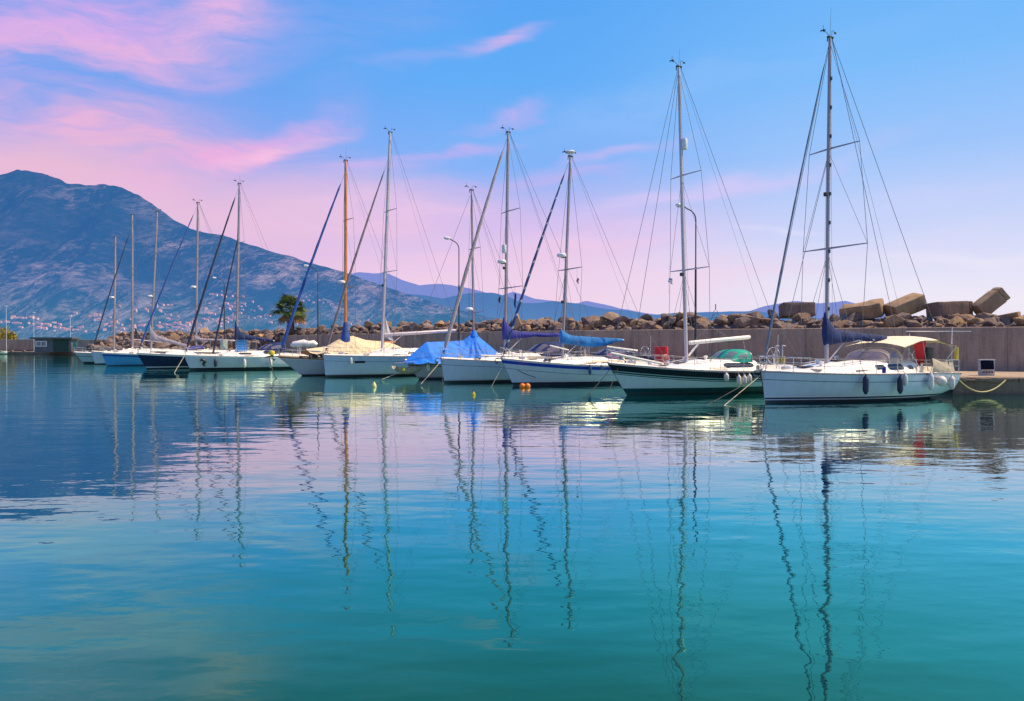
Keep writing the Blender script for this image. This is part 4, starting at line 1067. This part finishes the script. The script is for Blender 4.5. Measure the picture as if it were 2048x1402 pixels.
# palm
d = 98; p = W(577, d); o = thing('palm_tree', 'bushy fan palm rising from the boulders at the end of the wall', 'palm tree', (p.x, p.y+1, 2.9)); o.scale = (1.28,1.28,1.12)
PALM = mat('palm_leaf', (.045,.085,.008), .6, var=.5, scale=2); PALMD = mat('palm_leaf_dry', (.30,.17,.05), .8, var=.4, scale=2); PALML = mat('palm_leaf_light', (.12,.16,.014), .6, var=.4, scale=2)
TR = mat('palm_trunk', (.13,.07,.045), .95, var=.5, scale=5, bump=.06, bscale=8)
MB().ring_tube([(0,0,0)]+[(0,0,.25*k) for k in range(1,13)], [.55]+[.40+.05*(k % 2)-.008*k for k in range(12)], 12).build('trunk', TR, o)
rg = random.Random(5)
cz = 3.6
def frond(m, az, el, ln, droop):
    base = Vector((math.cos(az)*math.cos(el), math.sin(az)*math.cos(el), math.sin(el)))
    side = Vector((-math.sin(az), math.cos(az), 0)); c0 = Vector((0,0,cz))
    tip = c0+base*ln*.48-Vector((0,0,droop*.1))
    m.tube(c0+base*.15, tip, .03, .018, 4)
    up = base.cross(side)
    for k in range(15):
        a = -1.5+3.0*k/14; dr = (base*math.cos(a)+side*math.sin(a)).normalized(); l2 = ln*(.60-.12*abs(a)/1.5)*rg.uniform(.85,1.1)
        q1 = tip+dr*l2*.55-Vector((0,0,droop*.10)); q2 = tip+dr*l2-Vector((0,0,droop*.42)); w = side.cross(dr); w = (base*math.sin(a)-side*math.cos(a)).normalized()*.075
        m.add([tip, q1-w, q2, q1+w], [(0,1,2,3)])
ml, md, mt_ = MB(), MB(), MB()
for k in range(40):
    frond(rg.choice((ml, mt_, mt_)), rg.uniform(0,6.28), rg.uniform(-.35,1.5), rg.uniform(1.6,2.45), rg.uniform(.6,1.6))
for k in range(22): frond(md, rg.uniform(-1.2,1.0) if k > 6 else rg.uniform(0,6.28), rg.uniform(-.85,-.35), rg.uniform(1.6,2.1), rg.uniform(.8,1.5))
ml.build('crown', PALML, o, smooth=0); mt_.build('crown', PALM, o, smooth=0); md.build('dry_fronds', PALMD, o, smooth=0)

# ------------------------------------------------------------------ mountains
def mountmat(name, veg, rock, haze, fac, rockamt=.5, scale=1.0):
    m, t, bs = newmat(name)
    g = t.new('ShaderNodeNewGeometry'); p = g.outputs['Position']
    # gullies run down the slope: stretched along the fall line (z, with y following it)
    pv = t.vmap(p, scale=(.0062*scale,.0014*scale,.0056*scale), rot=(0,R(-14),0))
    n1 = t.noise(pv, 1, 13, .74, .2)
    n2 = t.noise(t.vmap(p, scale=(.045*scale,.005*scale,.030*scale), rot=(0,R(20),0)), 1, 9, .8, .0)
    n3 = t.noise(t.vmap(p, scale=(.0016*scale,.0006*scale,.0024*scale)), 1, 4, .5)
    sp = t.new('ShaderNodeSeparateXYZ'); t.l.new(p, sp.inputs[0])
    f = t.ramp(t.math('ADD', t.math('MULTIPLY', n1, .55), t.math('MULTIPLY', n2, .45)), [(.48,0.0),(.60,1.0)])
    f = t.math('MULTIPLY', f, t.ramp(n3, [(.40,.15),(.58,1.0)]))
    c = t.mix(t.math('MULTIPLY', f, rockamt), veg, rock)
    c = t.mix(t.math('MULTIPLY', t.ramp(n2, [(.3,1.0),(.55,0.0)]), .4), c, tuple(v*.4 for v in veg))
    bs.inputs['Roughness'].default_value = 1; bs.inputs['Specular IOR Level'].default_value = 0
    t.l.new(c, bs.inputs['Base Color'])
    t.l.new(t.bump(t.math('ADD', n1, t.math('MULTIPLY', n2, .25)), 110), bs.inputs['Normal'])
    em = t.new('ShaderNodeEmission')  # aerial haze painted into the slopes as emission, its colour shifting with height
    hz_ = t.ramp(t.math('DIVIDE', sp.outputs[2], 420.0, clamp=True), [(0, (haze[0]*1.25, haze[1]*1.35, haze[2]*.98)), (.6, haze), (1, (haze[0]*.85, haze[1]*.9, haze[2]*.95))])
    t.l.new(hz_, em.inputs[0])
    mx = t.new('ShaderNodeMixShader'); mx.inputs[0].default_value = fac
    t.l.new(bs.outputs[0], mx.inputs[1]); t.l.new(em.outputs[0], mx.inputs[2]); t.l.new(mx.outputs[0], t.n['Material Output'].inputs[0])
    return m
def terrain(name, sil, d0, d1, mt, amp, cols=420, rows=90, seed=0, power=1.0, label=None):
    px0, px1 = sil[0][0], sil[-1][0]
    def P(u, v):
        px = px0+(px1-px0)*u
        H0 = max(.003, (HZ-interp(sil, px))/F)            # height per metre of distance
        if v <= .8:
            t = v/.8; d = d0+(d1-d0)*t; top = H0*d1+CH
            h = top*(t**power)
        else:
            t = (v-.8)/.2; d = d1+(d1-d0)*.6*t; top = H0*d1+CH; h = top*(1-t*t)
        return px, d, h, top, v
    def fn(u, v):
        px, d, h, top, v = P(u, v); x = (px-CX)/F*d
        env = math.sin(math.pi*min(1, v/.8))**.8 if v < .8 else 0
        g = mn.fractal(Vector((x*.0016+seed, d*.0007, seed)), 1.0, 2.1, 6)
        rd = abs(mn.noise(Vector((x*.0035+.0008*d+seed, d*.0004, 3+seed))))
        rd2 = abs(mn.noise(Vector((x*.009+seed, d*.0016, 7+seed))))
        h += env*amp*top*(.40*g-.55*rd-.22*rd2+.15)
        sil_n = mn.fractal(Vector((px*.03, seed, 1)), 1.0, 2.0, 5)*.012*top*(1 if v > .6 else 0)
        return (x, d, max(-3, h+sil_n) if v > .01 else -3)
    o = MB().grid(fn, cols, rows).build(name, mt, None, smooth=0, kind='structure')
    o.data.shade_smooth(); return fn
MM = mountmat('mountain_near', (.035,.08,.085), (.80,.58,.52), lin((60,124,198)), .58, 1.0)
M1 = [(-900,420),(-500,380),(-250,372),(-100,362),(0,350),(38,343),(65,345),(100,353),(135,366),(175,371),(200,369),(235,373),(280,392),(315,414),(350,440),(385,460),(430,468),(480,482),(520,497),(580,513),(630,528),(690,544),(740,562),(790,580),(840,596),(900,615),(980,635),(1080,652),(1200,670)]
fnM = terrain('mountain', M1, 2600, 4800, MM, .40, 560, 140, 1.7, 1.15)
M2 = [(480,640),(640,600),(740,580),(800,588),(850,590),(885,597),(930,587),(985,585),(1015,593),(1045,606),(1075,606),(1110,602),(1160,608),(1210,618),(1255,621),(1300,630),(1350,626),(1420,624),(1500,622),(1590,630),(1700,645),(1850,670)]
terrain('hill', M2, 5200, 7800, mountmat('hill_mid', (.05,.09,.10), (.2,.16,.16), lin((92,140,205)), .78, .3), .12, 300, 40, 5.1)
M3 = [(560,600),(660,560),(720,543),(745,548),(772,546),(800,558),(838,571),(880,567),(925,574),(960,582),(1000,592),(1026,583),(1050,590),(1068,598),(1120,603),(1155,607),(1172,602),(1205,608),(1240,617),(1290,626),(1400,640),(1470,632),(1530,612),(1590,602),(1640,607),(1690,602),(1730,612),(1790,628),(1850,640),(1960,655),(2100,668),(2300,676)]
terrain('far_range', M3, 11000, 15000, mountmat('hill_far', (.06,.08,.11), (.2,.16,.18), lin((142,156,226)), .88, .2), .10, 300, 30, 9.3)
# houses on the lower slopes
HW = mat('house_wall', (.9,.68,.64), .9, var=.2, scale=.05); HR = mat('house_roof', (.75,.28,.18), .9, var=.3, scale=.05)
def hazed(m, f=.30, c=lin((120,120,190))):  # mixes a flat glowing haze colour into the house materials
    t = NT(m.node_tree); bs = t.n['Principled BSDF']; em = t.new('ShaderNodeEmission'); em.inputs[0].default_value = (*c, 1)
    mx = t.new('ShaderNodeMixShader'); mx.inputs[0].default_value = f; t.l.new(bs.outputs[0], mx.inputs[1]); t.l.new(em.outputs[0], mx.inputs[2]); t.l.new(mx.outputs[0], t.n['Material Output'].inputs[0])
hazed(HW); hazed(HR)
def house_mesh(w, dp, h, rh):
    v = [(-w/2,-dp/2,-6),(w/2,-dp/2,-6),(w/2,dp/2,-6),(-w/2,dp/2,-6),(-w/2,-dp/2,h),(w/2,-dp/2,h),(w/2,dp/2,h),(-w/2,dp/2,h)]
    e = .6; v += [(-w/2-e,-dp/2-e,h+.02),(w/2+e,-dp/2-e,h+.02),(w/2+e,dp/2+e,h+.02),(-w/2-e,dp/2+e,h+.02),(-w/2+2,0,h+rh),(w/2-2,0,h+rh)]
    f = [(0,1,5,4),(1,2,6,5),(2,3,7,6),(3,0,4,7),(8,9,13,12),(9,10,13),(10,11,12,13),(11,8,12)]
    me = bpy.data.meshes.new('house'); me.from_pydata(v, [], f); me.materials.append(HW); me.materials.append(HR)
    for k in (4,5,6,7): me.polygons[k].material_index = 1
    me.update(); return me
HM = [house_mesh(14,10,7,3), house_mesh(20,12,9,3.5), house_mesh(11,9,5,2.5), house_mesh(28,12,6,2.5)]
clusters = [(15,650,14),(45,644,14),(100,658,22),(190,640,14),(215,652,14),(130,664,20),(380,662,16),(300,630,9),(330,655,20),(380,650,22),(440,640,16),(250,662,18),(420,625,10),(480,612,14),(500,622,10),(460,596,10),(300,612,8),(640,608,12),(600,598,7),(520,636,10),(560,650,8),(700,646,8),(240,620,8)]
rg = random.Random(11); hc = 0
for (cx_, cy_, n) in clusters:
    for k in range(n):
        px = cx_+rg.gauss(0,26); ty = cy_+rg.gauss(0,3.2)
        u = (px-M1[0][0])/(M1[-1][0]-M1[0][0]); best = None
        for q in range(1, 60):
            v = q/75; x, y, z = fnM(u, v); yy = HZ-(z-CH)/y*F
            if yy <= ty: best = (x, y, z); break
        if best and hc < 292:
            o = bpy.data.objects.new('house', rg.choice(HM)); COL.objects.link(o); o.location = best; o.rotation_euler = (0,0,rg.uniform(-.6,.6))
            s_ = rg.uniform(.35,.8); o.scale = (s_, s_, s_); hc += 1
            tag(o, 'tiny pale house with a reddish roof on the lower mountain slope', 'house', 'houses on the mountain slope')

# ------------------------------------------------------------------ water
m, t, bs = newmat('harbour_water')
p = t.new('ShaderNodeNewGeometry').outputs['Position']
n0 = t.noise(t.vmap(p, scale=(.05,.05,.05)), 1, 3, .5)
c = t.mix(t.ramp(n0, [(.35,0.0),(.65,1.0)]), (.0,.030,.056), (.0,.040,.064))
w1 = t.noise(t.vmap(p, scale=(.55,1.25,1), rot=(0,0,R(12))), 1, 2.0, .45)
w2 = t.noise(t.vmap(p, scale=(1.9,3.6,1), rot=(0,0,R(-9))), 1, 2.5, .5)
w3 = t.noise(t.vmap(p, scale=(.12,.3,1), rot=(0,0,R(8))), 1, 1.5, .4)
patch = t.ramp(t.noise(t.vmap(p, scale=(.03,.09,1), rot=(0,0,R(10))), 1, 3, .5), [(.38,.25),(.62,1.0)])
h = t.math('ADD', t.math('MULTIPLY', w1, .015), t.math('MULTIPLY', t.math('MULTIPLY', w2, patch), .0055))
h = t.math('ADD', h, t.math('MULTIPLY', w3, .03))
w4 = t.noise(t.vmap(p, scale=(5.5,9,1)), 1, 2, .5); h = t.math('ADD', h, t.math('MULTIPLY', t.math('MULTIPLY', w4, patch), .0012))
nrm = t.bump(h, 1.0)
lw = t.new('ShaderNodeLayerWeight'); lw.inputs['Blend'].default_value = .5; t.l.new(nrm, lw.inputs['Normal']); fc = lw.outputs['Facing']
# mirror strength and reflection colour painted in by view angle: steep views weaker, greener
fac = t.ramp(fc, [(.0,.06),(.55,.42),(.67,.50),(.79,.70),(.88,.86),(.97,.90)])
tint = t.ramp(fc, [(.4,(.20,.50,.18)),(.57,(.25,.60,.22)),(.67,(.24,.92,.58)),(.78,(.24,.95,.90)),(.855,(.82,.93,.88)),(.93,(.74,1.0,.88))])
gl = t.new('ShaderNodeBsdfGlossy'); gl.inputs['Roughness'].default_value = .012; t.l.new(tint, gl.inputs['Color']); t.l.new(nrm, gl.inputs['Normal'])
df = t.new('ShaderNodeBsdfDiffuse'); t.l.new(c, df.inputs['Color'])
mx = t.new('ShaderNodeMixShader'); t.l.new(fac, mx.inputs[0]); t.l.new(df.outputs[0], mx.inputs[1]); t.l.new(gl.outputs[0], mx.inputs[2])
t.l.new(mx.outputs[0], t.n['Material Output'].inputs[0]); t.n.remove(bs)
WATER = m
S_ = 30000
mb = MB().add([(-S_,-400,0),(S_,-400,0),(S_,S_,0),(-S_,S_,0)], [(0,1,2,3)]); mb.build('water', WATER, None, smooth=0, kind='structure')

# ------------------------------------------------------------------ sky
SUN_AZ, SUN_EL = R(84), R(55)        # azimuth measured from +Y (view) toward +X
wd = bpy.data.worlds.new('World'); S.world = wd; wd.use_nodes = True; t = NT(wd.node_tree)
bg = t.n['Background']
dirv = t.new('ShaderNodeTexCoord').outputs['Generated']
sp = t.new('ShaderNodeSeparateXYZ'); t.l.new(dirv, sp.inputs[0]); X, Y, Z = sp.outputs
az = t.math('ARCTAN2', X, Y); el = t.math('ARCSINE', t.math('MAXIMUM', t.math('MINIMUM', Z, 1.0), -1.0))
eln = t.math('DIVIDE', el, R(90), clamp=True)
def px_ang(px, py):
    a, b = (px-CX)/F, (HZ-py)/F; return math.atan(a), math.atan(b/math.sqrt(1+a*a))
def E_(deg): return deg/90
left = t.ramp(eln, [(0,lin((248,200,212))),(E_(4),lin((246,196,220))),(E_(9),lin((205,182,240))),(E_(13),lin((146,172,246))),(E_(18),lin((105,165,245))),(E_(26),lin((88,160,240))),(E_(50),lin((50,120,215))),(1,lin((40,100,190)))])
right = t.ramp(eln, [(0,lin((240,226,245))),(E_(4),lin((234,232,252))),(E_(8),lin((205,216,253))),(E_(13),lin((160,200,255))),(E_(19),lin((122,190,255))),(E_(27),lin((100,176,250))),(E_(50),lin((55,130,225))),(1,lin((40,100,190)))])
mid = t.ramp(eln, [(0,lin((249,220,236))),(E_(5),lin((242,210,240))),(E_(9),lin((214,192,242))),(E_(13),lin((135,182,252))),(E_(19),lin((100,176,252))),(E_(27),lin((84,165,248))),(E_(50),lin((55,130,225))),(1,lin((40,100,190)))])
wn = t.new('ShaderNodeTexNoise'); wn.inputs['Scale'].default_value = 1.0; wn.inputs['Detail'].default_value = 4
cv = t.new('ShaderNodeCombineXYZ'); t.l.new(az, cv.inputs[0]); t.l.new(el, cv.inputs[1])
angv = cv.outputs[0]
t.l.new(t.vmap(angv, scale=(4,11,1), rot=(0,0,R(-12))), wn.inputs['Vector'])
wsub = t.new('ShaderNodeVectorMath', operation='SUBTRACT'); t.l.new(wn.outputs['Color'], wsub.inputs[0]); wsub.inputs[1].default_value = (.5,.5,.5)
wsc = t.new('ShaderNodeVectorMath', operation='SCALE'); t.l.new(wsub.outputs[0], wsc.inputs[0]); wsc.inputs['Scale'].default_value = .11
wad = t.new('ShaderNodeVectorMath', operation='ADD'); t.l.new(angv, wad.inputs[0]); t.l.new(wsc.outputs[0], wad.inputs[1]); warp = wad.outputs[0]
f1 = t.new('ShaderNodeMapRange', interpolation_type='SMOOTHSTEP'); t.l.new(az, f1.inputs[0]); f1.inputs[1].default_value = R(-26); f1.inputs[2].default_value = R(-2)
f2 = t.new('ShaderNodeMapRange', interpolation_type='SMOOTHSTEP'); t.l.new(az, f2.inputs[0]); f2.inputs[1].default_value = R(0); f2.inputs[2].default_value = R(24)
sky = t.mix(f2.outputs[0], t.mix(f1.outputs[0], left, mid), right)
streak = t.noise(t.vmap(warp, scale=(5,26,1), rot=(0,0,R(-16))), 1, 7, .62)
fine = t.noise(t.vmap(warp, scale=(14,60,1), rot=(0,0,R(-20))), 1, 8, .68, .8)
wisp = t.math('MULTIPLY', t.ramp(streak, [(.34,.12),(.60,1.0)]), t.ramp(fine, [(.25,.7),(.6,1.1)]))
def cloud(sky, px, py, rx, ry, rot, colr, a, soft=1.0, wispy=True):
    """elliptical cloud patch centred on a sky direction; radii in photo px (angles), edges torn by the warp"""
    ca, ce = px_ang(px, py); mp = t.new('ShaderNodeMapping', vector_type='TEXTURE')
    mp.inputs['Location'].default_value = (ca, ce, 0); mp.inputs['Rotation'].default_value = (0,0,R(rot)); mp.inputs['Scale'].default_value = (rx/F, ry/F, 1)
    t.l.new(warp, mp.inputs[0])
    ln = t.new('ShaderNodeVectorMath', operation='LENGTH'); t.l.new(mp.outputs[0], ln.inputs[0])
    mr = t.new('ShaderNodeMapRange', interpolation_type='SMOOTHSTEP'); t.l.new(ln.outputs['Value'], mr.inputs[0]); mr.inputs[1].default_value = 1.6*soft; mr.inputs[2].default_value = .0; mr.inputs[3].default_value = 0; mr.inputs[4].default_value = a
    f = t.math('MULTIPLY', mr.outputs[0], wisp) if wispy else mr.outputs[0]
    return t.mix(f, sky, lin(colr))
sky = cloud(sky, 120, 20, 330, 100, 5, (228,176,240), .9)
sky = cloud(sky, 430, 50, 110, 60, 20, (246,190,232), .9)
sky = cloud(sky, 230, 100, 230, 34, 0, (242,186,228), .85)
sky = cloud(sky, 170, 240, 380, 62, -4, (240,184,224), .9)
sky = cloud(sky, 60, 330, 340, 70, 0, (250,194,212), .8, wispy=False)
sky = cloud(sky, 470, 300, 200, 34, 22, (246,180,228), .95)
sky = cloud(sky, 560, 285, 120, 18, 24, (255,196,232), .9)
sky = cloud(sky, 600, 235, 90, 14, 18, (226,180,240), .8)
sky = cloud(sky, 500, 430, 380, 70, 4, (250,202,220), .6, wispy=False)
sky = cloud(sky, 1010, 82, 85, 16, 20, (244,190,236), .95)
sky = cloud(sky, 860, 130, 220, 20, 16, (150,178,248), .6)
sky = cloud(sky, 905, 300, 110, 15, 10, (226,176,238), .85)
sky = cloud(sky, 1010, 232, 80, 12, 14, (214,182,242), .75)
sky = cloud(sky, 1190, 305, 180, 12, 12, (206,190,246), .7)
sky = cloud(sky, 1040, 360, 260, 14, 8, (214,184,242), .6)
sky = cloud(sky, 790, 430, 200, 34, 4, (248,204,236), .8)
sky = cloud(sky, 1320, 392, 240, 16, 8, (222,202,248), .8)
sky = cloud(sky, 1180, 480, 260, 40, 2, (240,206,240), .75)
sky = cloud(sky, 1540, 463, 80, 8, -3, (240,234,255), .95)
sky = cloud(sky, 1900, 505, 200, 14, 1, (242,236,252), .7)
sky = cloud(sky, 1650, 500, 300, 16, 3, (226,220,252), .6)
sky = cloud(sky, 1250, 560, 420, 40, 2, (250,214,236), .6)
sky = cloud(sky, 1000, 520, 300, 26, 4, (250,206,230), .6)
sky = cloud(sky, 1450, 360, 260, 22, 9, (214,206,252), .6)
sky = cloud(sky, 1750, 430, 300, 30, 6, (206,214,255), .6)
sky = cloud(sky, 1900, 600, 320, 40, 0, (250,242,252), .7)
sky = cloud(sky, 720, 350, 200, 26, 14, (226,186,240), .5)
sky = cloud(sky, 700, 60, 260, 60, 20, (150,176,248), .45)
sky = cloud(sky, 1350, 180, 420, 40, 12, (150,196,255), .5)
nis = t.new('ShaderNodeTexSky', sky_type='NISHITA'); nis.sun_disc = False; nis.sun_elevation = SUN_EL; nis.sun_rotation = SUN_AZ
nb = t.new('ShaderNodeVectorMath', operation='SCALE'); t.l.new(nis.outputs[0], nb.inputs[0]); nb.inputs['Scale'].default_value = .07
sky = t.mix(.06, sky, nb.outputs[0])
# below the horizon: dim sea tone
below = t.math('LESS_THAN', Z, -.002)
sky = t.mix(below, sky, (.05,.12,.18))
t.l.new(sky, bg.inputs[0]); bg.inputs[1].default_value = 1.0

sun = bpy.data.lights.new('sun', 'SUN'); sun.energy = 6.8; sun.angle = R(.6); sun.color = (1,.76,.47)
so = bpy.data.objects.new('sun', sun); COL.objects.link(so)
dv = Vector((math.sin(SUN_AZ)*math.cos(SUN_EL), math.cos(SUN_AZ)*math.cos(SUN_EL), math.sin(SUN_EL)))
so.rotation_euler = (-dv).to_track_quat('-Z', 'Y').to_euler(); so.location = (40, 30, 60)

# ------------------------------------------------------------------ camera
cam = bpy.data.cameras.new('camera'); cam.sensor_width = 36; cam.lens = 36*F/2048; cam.clip_end = 60000; cam.clip_start = .1
co = bpy.data.objects.new('camera', cam); COL.objects.link(co); co.location = (0,0,CH)
co.rotation_euler = (R(90)-math.atan((701-HZ)/F), 0, 0); S.camera = co
S.view_settings.view_transform = 'Standard'; S.view_settings.look = 'None'; S.view_settings.exposure = 0; S.view_settings.gamma = 1
S.cycles.max_bounces = 8; S.cycles.transparent_max_bounces = 12
S.cycles.use_denoising = True
